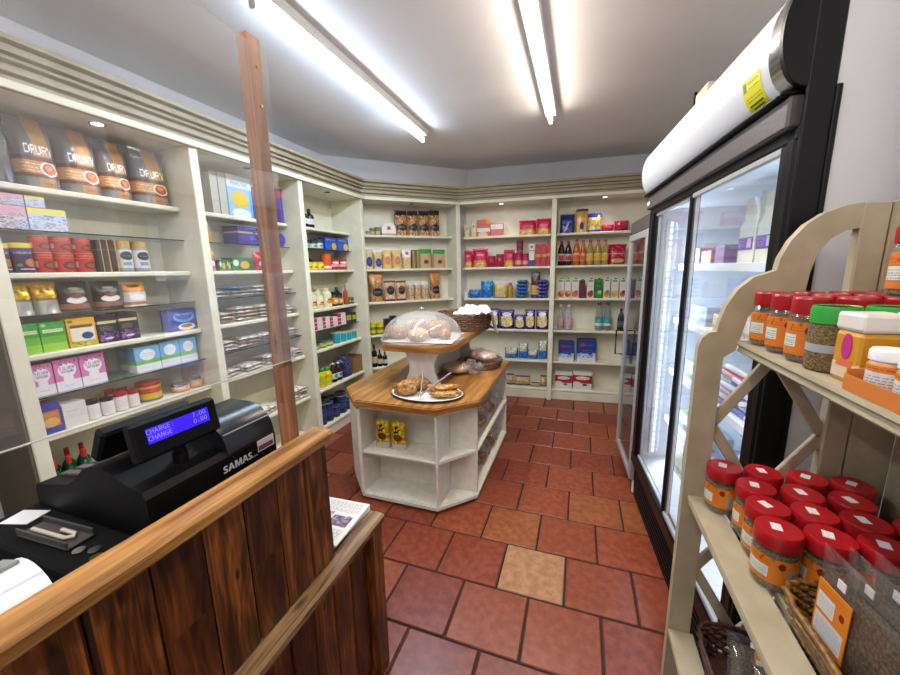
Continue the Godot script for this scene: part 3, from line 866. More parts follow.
	# sliding doors
	for d in [[-0.645, 0.0, -0.022, "far"], [-0.045, 0.652, -0.012, "near"]]:
		var cx: float = (d[0] + d[1]) * 0.5; var w: float = d[1] - d[0]
		var fr := part(t, "door", bxm(Vector3(w - 0.05, 1.535, 0.006), 0.0), MAT.window_glass, Vector3(cx, 1.145, d[2]))
		for s in [-1.0, 1.0]:
			part(fr, "door_stile", bxm(Vector3(0.028, 1.56, 0.02), 0.003), MAT.black_plastic, Vector3(s * (w * 0.5 - 0.014), 0, 0))
			part(fr, "door_rail", bxm(Vector3(w - 0.056, 0.02, 0.018), 0.003), MAT.aluminium, Vector3(0, s * 0.772, 0))
		part(fr, "inner_strip", bxm(Vector3(0.02, 1.52, 0.012), 0.002), MAT.aluminium, Vector3(-w * 0.5 + 0.045, 0, -0.008))
	# inside: shelves, perforated uprights, strip light
	for y in [0.66, 0.98, 1.30, 1.62]:
		var sh := part(t, "wire_shelf", bxm(Vector3(L - 0.1, 0.012, 0.46), 0.002), W, Vector3(mx, y - 0.006, -0.40))
		part(sh, "price_rail", bxm(Vector3(L - 0.1, 0.035, 0.008), 0.002), MAT.white_plastic, Vector3(0, -0.006, 0.232))
	for x in [-0.62, 0.0, 0.62]:
		var up := part(t, "shelf_upright", bxm(Vector3(0.05, 1.55, 0.03), 0.002), W, Vector3(x, 1.14, -0.645))
		for i in 24:
			part(up, "slot", bxm(Vector3(0.012, 0.014, 0.004), 0.0), MAT.black_matte, Vector3(0, -0.7 + i * 0.06, 0.0145))
	for side in [F + 0.075, N - 0.1]:
		strip_light(t, side, 1.0 if side < 0 else -1.0)
	part(t, "maker_badge", bxm(Vector3(0.05, 0.022, 0.003), 0.001), MAT.white_plastic, Vector3(F + 0.04, 1.99, 0.0215))
	# cream box with a wire loop up on the roof
	var bx := thing("roof_box", "small cream box with a dark wire loop on the fridge roof", "box", t.transform * Vector3(-0.5, 2.252, -0.25), t.rotation.y)
	part(bx, "carton", bxm(Vector3(0.16, 0.26, 0.22), 0.004), mat("crate_cream", Color("d8cdb8"), 0.6), Vector3(0.03, 0.13, 0))
	part(bx, "corner_strip", bxm(Vector3(0.014, 0.28, 0.014), 0.002), MAT.black_matte, Vector3(-0.057, 0.14, 0.108))
	part(bx, "wire_loop", tubem([Vector3(-0.12, 0.004, 0.1), Vector3(-0.11, 0.15, 0.11), Vector3(-0.08, 0.19, 0.12), Vector3(0.06, 0.19, 0.116)], 0.004), MAT.black_matte)

func strip_light(t: Node3D, lx: float, s: float) -> void:
	var strip := part(t, "strip_light", bxm(Vector3(0.03, 1.5, 0.02), 0.004), MAT.white_plastic, Vector3(lx, 1.14, -0.09))
	for i in 40:
		part(strip, "light_segment", bxm(Vector3(0.022, 0.026, 0.006), 0.002), glow("strip_glow", Color(0.78, 0.88, 1.0), 2.6), Vector3(0.012 * s, -0.72 + i * 0.0369, -0.0125), Vector3(0, 0.5 * s, 0))
	var l := AreaLight3D.new(); l.name = "strip_lamp"
	l.area_size = Vector2(0.03, 1.45); l.light_color = Color(0.76, 0.87, 1.0); l.light_energy = 0.8; l.area_range = 6.0; l.shadow_enabled = true
	l.position = Vector3(lx + 0.03 * s, 1.14, -0.115); l.rotation = Vector3(0, -0.75 * s, 0)
	t.add_child(l, true)

func tall_cooler() -> void:
	var a := deg_to_rad(3.2)
	var t := thing("tall_cooler", "slim black cooler with a grey framed glass door and black handle", "fridge", Vector3(0.383, 0, -3.0), -(PI / 2 - a))
	var w := 0.62
	var B: Material = MAT.black_satin
	part(t, "back_panel", bxm(Vector3(w, 1.9, 0.03), 0.0), B, Vector3(0, 1.0, -0.6))
	for s in [-1.0, 1.0]:
		part(t, "side_panel", bxm(Vector3(0.03, 1.9, 0.56), 0.003), B, Vector3(s * (w * 0.5 - 0.015), 1.0, -0.31))
	part(t, "roof", bxm(Vector3(w - 0.062, 0.03, 0.56), 0.0), B, Vector3(0, 1.93, -0.31))
	part(t, "inner_floor", bxm(Vector3(w - 0.062, 0.03, 0.56), 0.0), B, Vector3(0, 0.14, -0.31))
	part(t, "kick_plate", bxm(Vector3(w, 0.085, 0.02), 0.002), MAT.black_matte, Vector3(0, 0.05, -0.05))
	part(t, "foot", bxm(Vector3(0.03, 0.1, 0.02), 0.004), MAT.white_plastic, Vector3(w * 0.5 - 0.02, 0.05, -0.03))
	part(t, "header", bxm(Vector3(w, 0.09, 0.03), 0.004), MAT.header_grey, Vector3(0, 1.905, -0.015))
	var d := part(t, "door", bxm(Vector3(w - 0.09, 1.66, 0.008), 0.0), pane("cooler_glass", Color(0.25, 0.26, 0.27), 0.5), Vector3(0, 0.98, -0.01))
	for s in [-1.0, 1.0]:
		part(d, "door_stile", bxm(Vector3(0.05, 1.75, 0.035), 0.005), MAT.aluminium, Vector3(s * (w * 0.5 - 0.025), 0, 0))
		part(d, "door_rail", bxm(Vector3(w - 0.1, 0.05, 0.035), 0.005), MAT.aluminium, Vector3(0, s * 0.85, 0))
	var hp := [Vector3(0, -0.1, 0.0), Vector3(0, -0.1, 0.055), Vector3(0, 0.1, 0.055), Vector3(0, 0.1, 0.0)]
	part(d, "handle", tubem(hp, 0.007, 8), MAT.black_plastic, Vector3(-w * 0.5 + 0.03, 0.02, 0.018))
	for y in [0.55, 0.95, 1.35]:
		part(t, "shelf", bxm(Vector3(w - 0.07, 0.01, 0.46), 0.002), MAT.header_grey, Vector3(0, y, -0.33))

# ---------------------------------------------------------------- spice rack
func rack() -> void:
	var z0 := -1.08
	var t := thing("spice_rack", "beige painted wooden rack with arched sides and slatted shelves", "shelf", Vector3(0.31, 0, z0))
	var P: Material = MAT.rack_paint
	var L := 1.2
	var ox := 0.31
	var out := [[0.29, 0.0], [0.292, 1.41], [0.299, 1.438], [0.312, 1.452], [0.328, 1.455], [0.332, 1.48], [0.342, 1.52], [0.362, 1.56], [0.39, 1.588], [0.432, 1.604], [0.436, 1.632], [0.452, 1.672], [0.475, 1.705], [0.505, 1.728], [0.54, 1.741], [0.568, 1.745],
		[0.568, 1.692], [0.545, 1.688], [0.522, 1.672], [0.504, 1.645], [0.494, 1.6], [0.49, 1.55], [0.462, 1.545], [0.435, 1.548], [0.408, 1.53], [0.388, 1.492], [0.38, 1.45], [0.372, 1.41], [0.348, 1.39], [0.345, 0.0]]
	var poly := PackedVector2Array()
	for q in out: poly.append(Vector2(q[0] - ox, q[1]))
	for e in 2:
		var z := 0.0 if e == 0 else L
		part(t, "arched_side", prismm(poly, z - 0.0125, z + 0.0125), P)
		part(t, "rear_post", bxm(Vector3(0.046, 1.745, 0.03), 0.003), P, Vector3(0.59 - ox, 0.8725, z + 0.0))
		part(t, "rear_board", bxm(Vector3(0.08, 1.745, 0.026), 0.003), P, Vector3(0.656 - ox, 0.8725, z))
		# braces meeting in a diamond between the shelves
		for y in [1.215, 0.78]:
			for s in [-1.0, 1.0]:
				for v in [-1.0, 1.0]:
					var h := 0.19
					var ln := sqrt(0.115 * 0.115 + h * h)
					part(t, "brace", bxm(Vector3(0.026, ln, 0.012), 0.002), P, Vector3(0.456 + s * 0.0575 - ox, y - 0.008 + v * h * 0.5, z), Vector3(0, 0, s * v * atan2(0.115, h)))
	part(t, "backing_panel", bxm(Vector3(0.006, 1.6, L - 0.03), 0.0), P, Vector3(0.713 - ox, 0.93, L * 0.5))
	# back boards
	for i in 12:
		part(t, "back_board", bxm(Vector3(0.016, 1.6, 0.094), 0.004), P, Vector3(0.70 - ox, 0.93, 0.0605 + i * 0.0965))
	# shelves: moulded front rail and slats behind
	for s in [[1.435, 0.372, 0.69, 3], [1.0, 0.305, 0.69, 4], [0.56, 0.292, 0.69, 4]]:
		var y: float = s[0]
		var fr := PackedVector2Array([Vector2(-0.012, 0.0), Vector2(-0.014, -0.008), Vector2(-0.008, -0.014), Vector2(-0.01, -0.024), Vector2(0.0, -0.032), Vector2(0.05, -0.032), Vector2(0.05, 0.0)])
		part(t, "front_rail", prismm(fr, 0.013, L - 0.013), P, Vector3(s[1] - ox + 0.012, y, 0))
		var w: float = (s[2] - s[1] - 0.075) / s[3]
		for k in int(s[3]):
			part(t, "shelf_slat", bxm(Vector3(w - 0.009, 0.018, L - 0.03), 0.003, 2), P, Vector3(s[1] - ox + 0.073 + w * (k + 0.5), y - 0.011, L * 0.5))

# ---------------------------------------------------------------- goods: one prototype per kind, unit sized
const CAN := [[0.0, 0.0], [0.46, 0.0], [0.5, 0.02], [0.5, 0.97], [0.48, 0.99], [0.0, 0.99]]
const CANLID := [[0.0, 0.985], [0.45, 0.985], [0.48, 1.0], [0.5, 0.985], [0.5, 0.965], [0.49, 0.96]]
const TUBLID := [[0.515, 0.83], [0.525, 0.84], [0.525, 0.98], [0.5, 1.0], [0.0, 1.0]]
const JAR := [[0.0, 0.0], [0.44, 0.0], [0.5, 0.05], [0.5, 0.72], [0.43, 0.8], [0.0, 0.8]]
const JARLID := [[0.44, 0.79], [0.46, 0.8], [0.46, 0.98], [0.43, 1.0], [0.0, 1.0]]
const BOTTLE := [[0.0, 0.0], [0.43, 0.0], [0.5, 0.03], [0.5, 0.5], [0.49, 0.56], [0.42, 0.68], [0.28, 0.8], [0.19, 0.86], [0.17, 0.93], [0.0, 0.93]]
const BOTCAP := [[0.2, 0.915], [0.22, 0.92], [0.22, 0.99], [0.2, 1.0], [0.0, 1.0]]
const BOTLABEL := [[0.504, 0.18], [0.508, 0.185], [0.508, 0.46], [0.504, 0.465]]
const WINE := [[0.0, 0.0], [0.46, 0.0], [0.5, 0.02], [0.5, 0.58], [0.46, 0.66], [0.26, 0.74], [0.17, 0.78], [0.16, 0.96], [0.0, 0.96]]
const WINECAP := [[0.175, 0.84], [0.18, 0.845], [0.18, 0.99], [0.16, 1.0], [0.0, 1.0]]
const SQUEEZE := [[0.0, 0.0], [0.45, 0.0], [0.5, 0.04], [0.48, 0.4], [0.5, 0.68], [0.42, 0.8], [0.32, 0.84], [0.0, 0.84]]
const SQCAP := [[0.32, 0.835], [0.34, 0.85], [0.3, 0.98], [0.26, 1.0], [0.0, 1.0]]
const LEMON := [[0.0, 0.0], [0.38, 0.0], [0.46, 0.04], [0.48, 0.3], [0.42, 0.42], [0.47, 0.5], [0.5, 0.6], [0.44, 0.72], [0.26, 0.8], [0.0, 0.8]]
const LEMCAP := [[0.26, 0.79], [0.27, 0.8], [0.24, 0.9], [0.12, 1.0], [0.0, 1.0]]

var K := {}
func kind(called: String, shape: String, depth: float, ops: Array, cols := {}) -> void:
	var cat := "box"
	var o: Node3D
	var me: Mesh
	var pr: StandardMaterial3D = null
	if ops.size() > 0:
		pr = printed("print_" + called, ops, cols.get("rough", 0.42), cols.get("metal", 0.0))
	match shape:
		"box", "bag", "pillow":
			if shape == "box":
				if not PROTO.has("box"):
					var m := MB.new(); m.printed_box(1, 1, 1)
					PROTO["box"] = m.done()
				me = PROTO["box"]
			else:
				cat = "bag"
				var key: String = shape + str(hash(called) % 4)
				if not PROTO.has(key): PROTO[key] = bagm("stand" if shape == "bag" else "pillow", hash(called) % 4 + 3)
				me = PROTO[key]
			var mi := MeshInstance3D.new(); mi.mesh = me; mi.material_override = pr
			o = mi
		_:
			o = Node3D.new()
			var col := func(k: String, c: String, r := 0.35) -> StandardMaterial3D:
				var h: String = cols.get(k, c)
				return mat("plain_%s_%d" % [h, int(r * 100)], Color(h), r)
			match shape:
				"can":
					cat = "can"
					part(o, "body", lathem(CAN, 16), pr); part(o, "lid", lathem(CANLID, 16), col.call("lid", "b9b9b9", 0.3))
				"tub":
					cat = "tub"
					part(o, "body", lathem(CAN, 16), pr); part(o, "lid", lathem(TUBLID, 16), col.call("lid", "d8c020"))
				"jar":
					cat = "jar"
					part(o, "body", lathem(JAR, 16), pr); part(o, "lid", lathem(JARLID, 16), col.call("lid", "b08a30", 0.3))
				"bottle", "wine", "squeeze", "lemon":
					cat = "bottle"
					var pf: Array = {"bottle": BOTTLE, "wine": WINE, "squeeze": SQUEEZE, "lemon": LEMON}[shape]
					var cp: Array = {"bottle": BOTCAP, "wine": WINECAP, "squeeze": SQCAP, "lemon": LEMCAP}[shape]
					var bm: StandardMaterial3D = col.call("body", "402020", 0.12)
					if cols.has("clear"):
						bm = pane("bottle_clear_" + cols["clear"], Color(cols["clear"]), 0.42)
					part(o, "body", lathem(pf, 16), bm); part(o, "cap", lathem(cp, 12), col.call("cap", "b01818"))
					if pr: part(o, "label", lathem(BOTLABEL, 16), pr)
				"carton":
					cat = "carton"
					var m := MB.new(); m.printed_box(1, 0.94, 1)
					part(o, "body", m.done(), pr)
					part(o, "cap", lathem([[0.2, 0.0], [0.2, 0.055], [0.0, 0.06]], 10), col.call("cap", "3d8a3a"), Vector3(0.1, 0.94, -0.35))
				"arched":
					var poly := PackedVector2Array([Vector2(-0.5, 0), Vector2(0.5, 0), Vector2(0.5, 0.55)])
					for i in range(1, 12):
						var a := PI * i / 12.0
						poly.append(Vector2(0.5 * cos(a), 0.55 + 0.45 * sin(a)))
					poly.append(Vector2(-0.5, 0.55))
					part(o, "body", prismm(poly, -1, 0), col.call("body", "e6e2da"))
					part(o, "badge", prismm(PackedVector2Array([Vector2(-0.14, 0.45), Vector2(0.14, 0.45), Vector2(0.1, 0.72), Vector2(-0.1, 0.72)]), 0, 0.01), col.call("badge", "a8483c"))
					part(o, "tray", bxm(Vector3(1.02, 0.16, 1.02), 0.02), col.call("tray", "b79a6a"), Vector3(0, 0.08, -0.5))
				"open_box":
					pr = mat("cardboard", Color("8a6640"), 0.8)
					for s in [-1.0, 1.0]:
						part(o, "side_wall", bxm(Vector3(0.03, 1, 1), 0.0), pr, Vector3(s * 0.485, 0.5, -0.5))
						part(o, "end_wall", bxm(Vector3(0.94, 0.92, 0.03), 0.0), pr, Vector3(0, 0.46, -0.5 + s * 0.485))
					part(o, "bottom", bxm(Vector3(0.94, 0.03, 0.94), 0.0), pr, Vector3(0, 0.015, -0.5))
	K[called] = {"node": o, "shape": shape, "d": depth, "cat": cat}

func make_kinds() -> void:
	var coffee := [["b", "5f5c5b"], ["r", 0.0, 0.55, 1, 1, "6e6b6a"], ["r", 0.4, 0.0, 0.8, 1, "a67844"], ["r", 0.0, 0.56, 1, 0.86, "5b2a18"], ["r", 0.0, 0.62, 1, 0.8, "b98445"], ["t", 0.1, 0.64, 0.5, 0.78, "e7d6c2", 3], ["e", 0.68, 0.71, 0.2, 0.1, "efe9e2"], ["e", 0.68, 0.71, 0.16, 0.08, "b6471c"], ["e", 0.68, 0.69, 0.09, 0.04, "d98a4a"], ["w", "DRURY", 0.2, 0.4, 1.4, "f4f1ec", 1.2], ["t", 0.5, 0.9, 0.8, 0.95, "5b2a18", 1]]
	kind("coffee_bag", "bag", 0.11, coffee, {"rough": 0.3})
	kind("dark_coffee_bag", "bag", 0.1, [["b", "2c2a2a"], ["r", 0.3, 0.1, 0.8, 0.4, "3b3432"]], {"rough": 0.3})
	kind("pink_tea_box", "box", 0.12, [["b", "d7a8bb"], ["r", 0, 0.45, 1, 1, "c9cbd8"], ["s", 0, 0.3, 1, 1, "b48fae", 90, 5], ["s", 0, 0.5, 0.5, 1, "8e9a76", 30, 5], ["s", 0.5, 0.6, 1, 1, "8aa0c0", 40, 4], ["t", 0.2, 0.1, 0.8, 0.25, "b0557c", 2]])
	kind("yellow_top_tea_box", "box", 0.1, [["b", "c7cedd"], ["r", 0, 0, 1, 0.26, "e3d45a"], ["s", 0, 0.3, 1, 1, "93a5c4", 90, 5], ["s", 0, 0.6, 1, 1, "c2a6b8", 30, 5]])
	kind("cocoa_tub", "tub", 0.08, [["b", "2c1750"], ["w", "CADBURY", 0.18, 0.3, 1, "e9d9f2"], ["e", 0.66, 0.66, 0.2, 0.14, "b46a3c"], ["r", 0.3, 0.86, 0.9, 0.9, "ded3ea"], ["e", 0.3, 0.74, 0.08, 0.05, "5f9a50"]], {"lid": "e0c21e"})
	kind("coffee_tin", "can", 0.08, [["b", "b41520"], ["r", 0, 0, 1, 0.06, "c98a3a"], ["r", 0, 0.28, 1, 0.31, "cfa04a"], ["w", "COFFEE", 0.22, 0.12, 1, "e8c77a"], ["e", 0.6, 0.65, 0.26, 0.2, "4c1a10"], ["e", 0.6, 0.65, 0.17, 0.12, "8a4a24"], ["r", 0.03, 0.45, 0.2, 0.75, "cfc4bd"]], {"lid": "c0883a"})
	kind("slim_coffee_pack", "box", 0.09, [["b", "1a1310"], ["r", 0.75, 0, 1, 1, "b9863c"], ["r", 0, 0.3, 0.7, 0.34, "7a5a2a"], ["t", 0.1, 0.5, 0.7, 0.8, "5c4a33", 4]])
	kind("coffee_jar", "jar", 0.08, [["b", "8f8f92"], ["r", 0, 0.3, 1, 0.88, "c9c8c6"], ["e", 0.5, 0.48, 0.24, 0.14, "23262d"], ["t", 0.36, 0.46, 0.64, 0.5, "d9d2c0", 1], ["r", 0.34, 0.68, 0.66, 0.8, "7c8aa0"]], {"lid": "c09a4e"})
	kind("foil_coffee_bag", "bag", 0.08, [["b", "c79a12"], ["r", 0, 0.58, 1, 1, "b9b7b0"], ["e", 0.5, 0.3, 0.22, 0.1, "6a4a1c"], ["r", 0.1, 0.5, 0.9, 0.58, "8a6a3e"], ["s", 0.1, 0.1, 0.9, 0.5, "e0bb2a", 30, 8]], {"rough": 0.25, "metal": 0.35})
	kind("green_coffee_bag", "bag", 0.08, [["b", "18281e"], ["r", 0, 0.74, 1, 0.92, "8a5f4c"], ["e", 0.5, 0.62, 0.34, 0.12, "e6e4e0"], ["e", 0.5, 0.5, 0.2, 0.07, "7f4c2c"], ["e", 0.5, 0.24, 0.2, 0.045, "a58a4e"]], {"rough": 0.3})
	kind("orange_coffee_bag", "bag", 0.07, [["b", "c9862a"], ["r", 0, 0.42, 1, 1, "d9cfc6"], ["e", 0.5, 0.62, 0.3, 0.13, "f0eeea"], ["r", 0.2, 0.14, 0.7, 0.24, "5a3214"], ["r", 0, 0.82, 1, 0.95, "a9704a"]], {"rough": 0.35})
	kind("green_tea_box", "box", 0.12, [["b", "2f9a3a"], ["r", 0, 0.48, 1, 1, "6fb52c"], ["r", 0, 0.72, 1, 1, "95cc3c"], ["r", 0.12, 0.24, 0.92, 0.36, "d8d8a0"], ["t", 0.2, 0.27, 0.85, 0.33, "2c6a24", 1], ["e", 0.18, 0.1, 0.1, 0.06, "8fd08a"], ["t", 0.3, 0.5, 0.8, 0.62, "2f8030", 2]])
	kind("yellow_tea_box", "box", 0.1, [["b", "d9a41c"], ["r", 0.12, 0.3, 0.94, 0.8, "e2dcc8"], ["r", 0.12, 0.24, 0.9, 0.34, "6b4a1c"], ["e", 0.66, 0.62, 0.2, 0.12, "28407e"], ["s", 0.1, 0.8, 0.9, 1, "7fb052", 20, 6], ["e", 0.14, 0.1, 0.09, 0.05, "4a7a3c"]])
	kind("black_tea_box", "box", 0.1, [["b", "1c1822"], ["r", 0.05, 0.22, 0.95, 0.32, "c8c27a"], ["r", 0.12, 0.36, 0.78, 0.6, "2a2430"], ["t", 0.16, 0.4, 0.7, 0.56, "d4cfd8", 3], ["s", 0.05, 0.64, 0.95, 0.92, "7a4a90", 46, 6], ["e", 0.5, 0.84, 0.2, 0.04, "d9c9e2"]])
	kind("blue_tea_box", "box", 0.07, [["b", "1f2f86"], ["e", 0.55, 0.36, 0.36, 0.26, "4aa0d8"], ["e", 0.55, 0.3, 0.3, 0.2, "20409c"], ["w", "TETLEY", 0.28, 0.22, 1, "eef2fa"], ["e", 0.6, 0.82, 0.3, 0.16, "e8ddd0"], ["e", 0.6, 0.78, 0.2, 0.08, "a85a2c"]])
	kind("pink_sugar_box", "box", 0.075, [["b", "d77ab4"], ["r", 0, 0.68, 1, 1, "ece6ec"], ["e", 0.5, 0.36, 0.36, 0.22, "efe9ef"], ["e", 0.5, 0.62, 0.2, 0.24, "efe9ef"], ["w", "SILVER", 0.2, 0.25, 1.1, "3a1c4a"], ["w", "SPOON", 0.25, 0.36, 1.1, "3a1c4a"], ["s", 0.0, 0.02, 1, 0.2, "7a3a80", 12, 4], ["t", 0.3, 0.82, 0.7, 0.86, "b06a9a", 1]])
	kind("blue_sugar_box", "box", 0.075, [["b", "6fb4dc"], ["r", 0, 0.56, 1, 0.7, "7dbb4c"], ["r", 0, 0.7, 1, 1, "e8eaec"], ["e", 0.5, 0.34, 0.3, 0.22, "e9eef0"], ["t", 0.28, 0.26, 0.72, 0.42, "4a6a94", 2], ["t", 0.2, 0.8, 0.8, 0.86, "9aa0aa", 1]])
	kind("biscuit_box", "box", 0.1, [["b", "2b3a96"], ["r", 0.1, 0.24, 0.9, 0.78, "cf7a2c"], ["e", 0.5, 0.62, 0.34, 0.16, "e2b06a"], ["t", 0.15, 0.3, 0.85, 0.42, "f2e6d2", 2]])
	kind("white_sweetener_box", "box", 0.1, [["b", "dfdcd8"], ["t", 0.15, 0.28, 0.85, 0.36, "8a6a5a", 1], ["t", 0.2, 0.45, 0.8, 0.6, "b09a90", 2]])
	kind("sweetener_jar", "jar", 0.06, [["b", "cfcac6"], ["r", 0, 0.25, 1, 0.92, "dedad8"], ["t", 0.2, 0.36, 0.8, 0.8, "8a8888", 5]], {"lid": "1a1a1c"})
	kind("red_lid_jar", "jar", 0.06, [["b", "cfc6c4"], ["r", 0, 0.25, 1, 0.92, "dfd8d6"], ["t", 0.2, 0.36, 0.8, 0.8, "9a7a7a", 5]], {"lid": "a31a22"})
	kind("yellow_tub", "tub", 0.12, [["b", "d8b322"], ["r", 0, 0.3, 1, 0.56, "b92a26"], ["t", 0.25, 0.36, 0.75, 0.5, "f2e6c0", 1], ["r", 0, 0.85, 1, 0.95, "3a5a9a"]], {"lid": "a5262c"})
	kind("small_orange_jar", "jar", 0.06, [["b", "a9775a"], ["r", 0, 0.35, 1, 0.85, "c98a4e"], ["t", 0.25, 0.45, 0.75, 0.75, "f0e2d2", 3]], {"lid": "4a3a2a"})
	kind("green_bottle", "wine", 0.06, [], {"body": "15502c", "cap": "c02a26"})
	kind("grey_box", "box", 0.17, [["b", "b3ada0"], ["r", 0.9, 0, 1, 1, "8d8a88"]])
	kind("cereal_box", "box", 0.08, [["b", "8fb6d6"], ["r", 0, 0, 1, 0.3, "c9d6de"], ["w", "MONSTER", 0.17, 0.16, 1, "5a6a78"], ["e", 0.48, 0.56, 0.34, 0.2, "d9b92a"], ["e", 0.5, 0.9, 0.36, 0.12, "e6edf2"], ["t", 0.3, 0.84, 0.7, 0.92, "3a78b4", 2], ["r", 0.9, 0.3, 1, 1, "4aa0d0"]])
	kind("purple_cereal_box", "box", 0.08, [["b", "4a3a9a"], ["r", 0, 0.12, 1, 0.3, "c03a4a"], ["r", 0, 0, 1, 0.06, "d8c030"]])
	kind("honey_bottle", "squeeze", 0.05, [], {"body": "c98a2a", "cap": "e0a92a"})
	kind("chocolate_box", "box", 0.15, [["b", "2a2070"], ["r", 0, 0.3, 1, 0.4, "c9a02a"], ["s", 0.4, 0, 1, 0.9, "4a50c0", 40, 6], ["t", 0.1, 0.5, 0.6, 0.7, "b8b0e0", 2]])
	kind("chocolate_bag", "pillow", 0.08, [["b", "3d34a0"], ["s", 0, 0, 1, 1, "6a66cc", 50, 6]], {"rough": 0.25})
	kind("honey_jar", "jar", 0.06, [["b", "b8803a"], ["r", 0, 0.42, 1, 0.86, "b03a6a"], ["e", 0.5, 0.62, 0.2, 0.14, "e6d0d8"]], {"lid": "d9b44a"})
	kind("green_mint_box", "box", 0.1, [["b", "2f6a34"], ["e", 0.2, 0.4, 0.12, 0.24, "cfe0c8"], ["e", 0.58, 0.55, 0.2, 0.3, "d8a040"], ["t", 0.7, 0.3, 0.95, 0.7, "d8e6d0", 3]])
	kind("red_sweet_bag", "pillow", 0.06, [["b", "b8243a"], ["e", 0.5, 0.62, 0.25, 0.15, "9ac0d8"], ["e", 0.5, 0.3, 0.2, 0.08, "d86a2a"]], {"rough": 0.25})
	kind("cordial_bottle", "wine", 0.08, [["b", "d8d6d2"], ["t", 0.25, 0.55, 0.75, 0.75, "8a4a5a", 3]], {"body": "241420", "cap": "16161c"})
	kind("blue_pasta_box", "box", 0.08, [["b", "1f4aa8"], ["w", "BARILLA", 0.17, 0.14, 1, "e8e4ea"], ["e", 0.34, 0.18, 0.0, 0.0, "c03040"], ["e", 0.74, 0.66, 0.2, 0.28, "d9a838"], ["t", 0.1, 0.5, 0.45, 0.8, "a8c0e6", 3]])
	kind("relish_jar", "jar", 0.06, [["b", "2e2a20"], ["r", 0, 0.4, 1, 0.85, "b9bfa0"], ["e", 0.5, 0.62, 0.2, 0.12, "3a8ab0"]], {"lid": "30343a"})
	kind("yellow_mustard_jar", "jar", 0.07, [["b", "d9bf16"], ["r", 0, 0.5, 1, 0.8, "cbb41e"], ["e", 0.5, 0.65, 0.2, 0.1, "a8402a"]], {"lid": "e0c414"})
	kind("dark_sauce_bottle", "wine", 0.07, [["b", "a8792a"], ["t", 0.25, 0.55, 0.75, 0.75, "30201a", 2]], {"body": "1c1612", "cap": "2a7a3a"})
	kind("orange_can", "can", 0.08, [["b", "d2561c"], ["r", 0, 0.75, 1, 0.9, "e6d6c8"]], {"lid": "d2561c"})
	kind("red_soup_can", "can", 0.08, [["b", "a51c26"], ["r", 0, 0.5, 1, 0.72, "d6a8a0"], ["e", 0.5, 0.35, 0.3, 0.12, "e6d4c8"]], {"lid": "8a2028"})
	kind("mayonnaise_bottle", "squeeze", 0.07, [["b", "e0d8b8"], ["e", 0.5, 0.7, 0.26, 0.1, "d0a024"], ["e", 0.5, 0.58, 0.2, 0.05, "b83030"]], {"body": "ddd6b4", "cap": "d8cf9a"})
	kind("orange_label_jar", "jar", 0.06, [["b", "2a1c14"], ["r", 0, 0.4, 1, 0.85, "d0862a"], ["e", 0.5, 0.62, 0.2, 0.12, "e8d6a0"]], {"lid": "1c1a18"})
	kind("orange_sauce_bottle", "wine", 0.05, [], {"body": "a8481c", "cap": "c9502a"})
	kind("green_lid_jar", "jar", 0.06, [["b", "5a3a20"], ["r", 0, 0.4, 1, 0.85, "3a5a2a"], ["e", 0.5, 0.62, 0.2, 0.12, "c9b48a"]], {"lid": "2a7a34"})
	kind("stock_cube_box", "box", 0.09, [["b", "ded6d6"], ["r", 0, 0.05, 0.4, 0.35, "b81c28"], ["r", 0, 0.4, 0.4, 0.65, "b81c28"], ["r", 0, 0.7, 0.4, 0.95, "b81c28"], ["t", 0.5, 0.1, 0.95, 0.9, "8a1c4a", 6]])
	kind("black_yellow_box", "box", 0.08, [["b", "1e1a14"], ["r", 0.1, 0.3, 0.9, 0.75, "b9a42a"], ["t", 0.2, 0.4, 0.8, 0.65, "2a2410", 3]])
	kind("pickle_jar", "jar", 0.07, [["b", "6a7a34"], ["r", 0, 0.45, 1, 0.8, "a0a060"], ["e", 0.5, 0.62, 0.2, 0.12, "c8b830"]], {"lid": "3a5a44"})
	kind("teal_tin", "can", 0.08, [["b", "1d9aa8"], ["r", 0, 0, 1, 0.14, "c8c0a0"], ["r", 0.55, 0.15, 1, 1, "cdd0c4"], ["t", 0.6, 0.3, 0.95, 0.85, "8a8a80", 5]], {"lid": "c8c4b4"})
	kind("lemon_juice_bottle", "lemon", 0.07, [["b", "c8cf2a"], ["t", 0.25, 0.55, 0.75, 0.78, "2a6a34", 3]], {"body": "dfca12", "cap": "1f8a3a"})
	kind("vinegar_bottle", "bottle", 0.07, [["b", "dad6d2"], ["e", 0.5, 0.66, 0.22, 0.1, "3a8a84"], ["t", 0.2, 0.74, 0.8, 0.8, "6a3a4a", 1]], {"body": "3a1018", "cap": "d0ccc8"})
	kind("navy_bag", "bag", 0.16, [["b", "1d2240"], ["s", 0, 0, 1, 1, "3a4272", 60, 7], ["t", 0.3, 0.45, 0.8, 0.65, "c8ccdc", 3]], {"rough": 0.3})
	kind("cardboard_box", "open_box", 0.2, [["b", "8a6640"], ["s", 0, 0, 1, 1, "7a5836", 60, 6]])
	kind("navy_can", "can", 0.08, [["b", "1c2a56"], ["r", 0, 0.4, 1, 0.7, "2e4a86"], ["s", 0.1, 0.4, 0.9, 0.9, "8a4a4a", 16, 6], ["t", 0.2, 0.2, 0.8, 0.36, "c0c8d8", 2]], {"lid": "9a9a96"})
	kind("olive_jar", "jar", 0.06, [["b", "7d6f48"], ["r", 0, 0.5, 1, 0.85, "b8aa84"]], {"lid": "8a7444"})
	kind("white_biscuit_tub", "arched", 0.09, [], {})
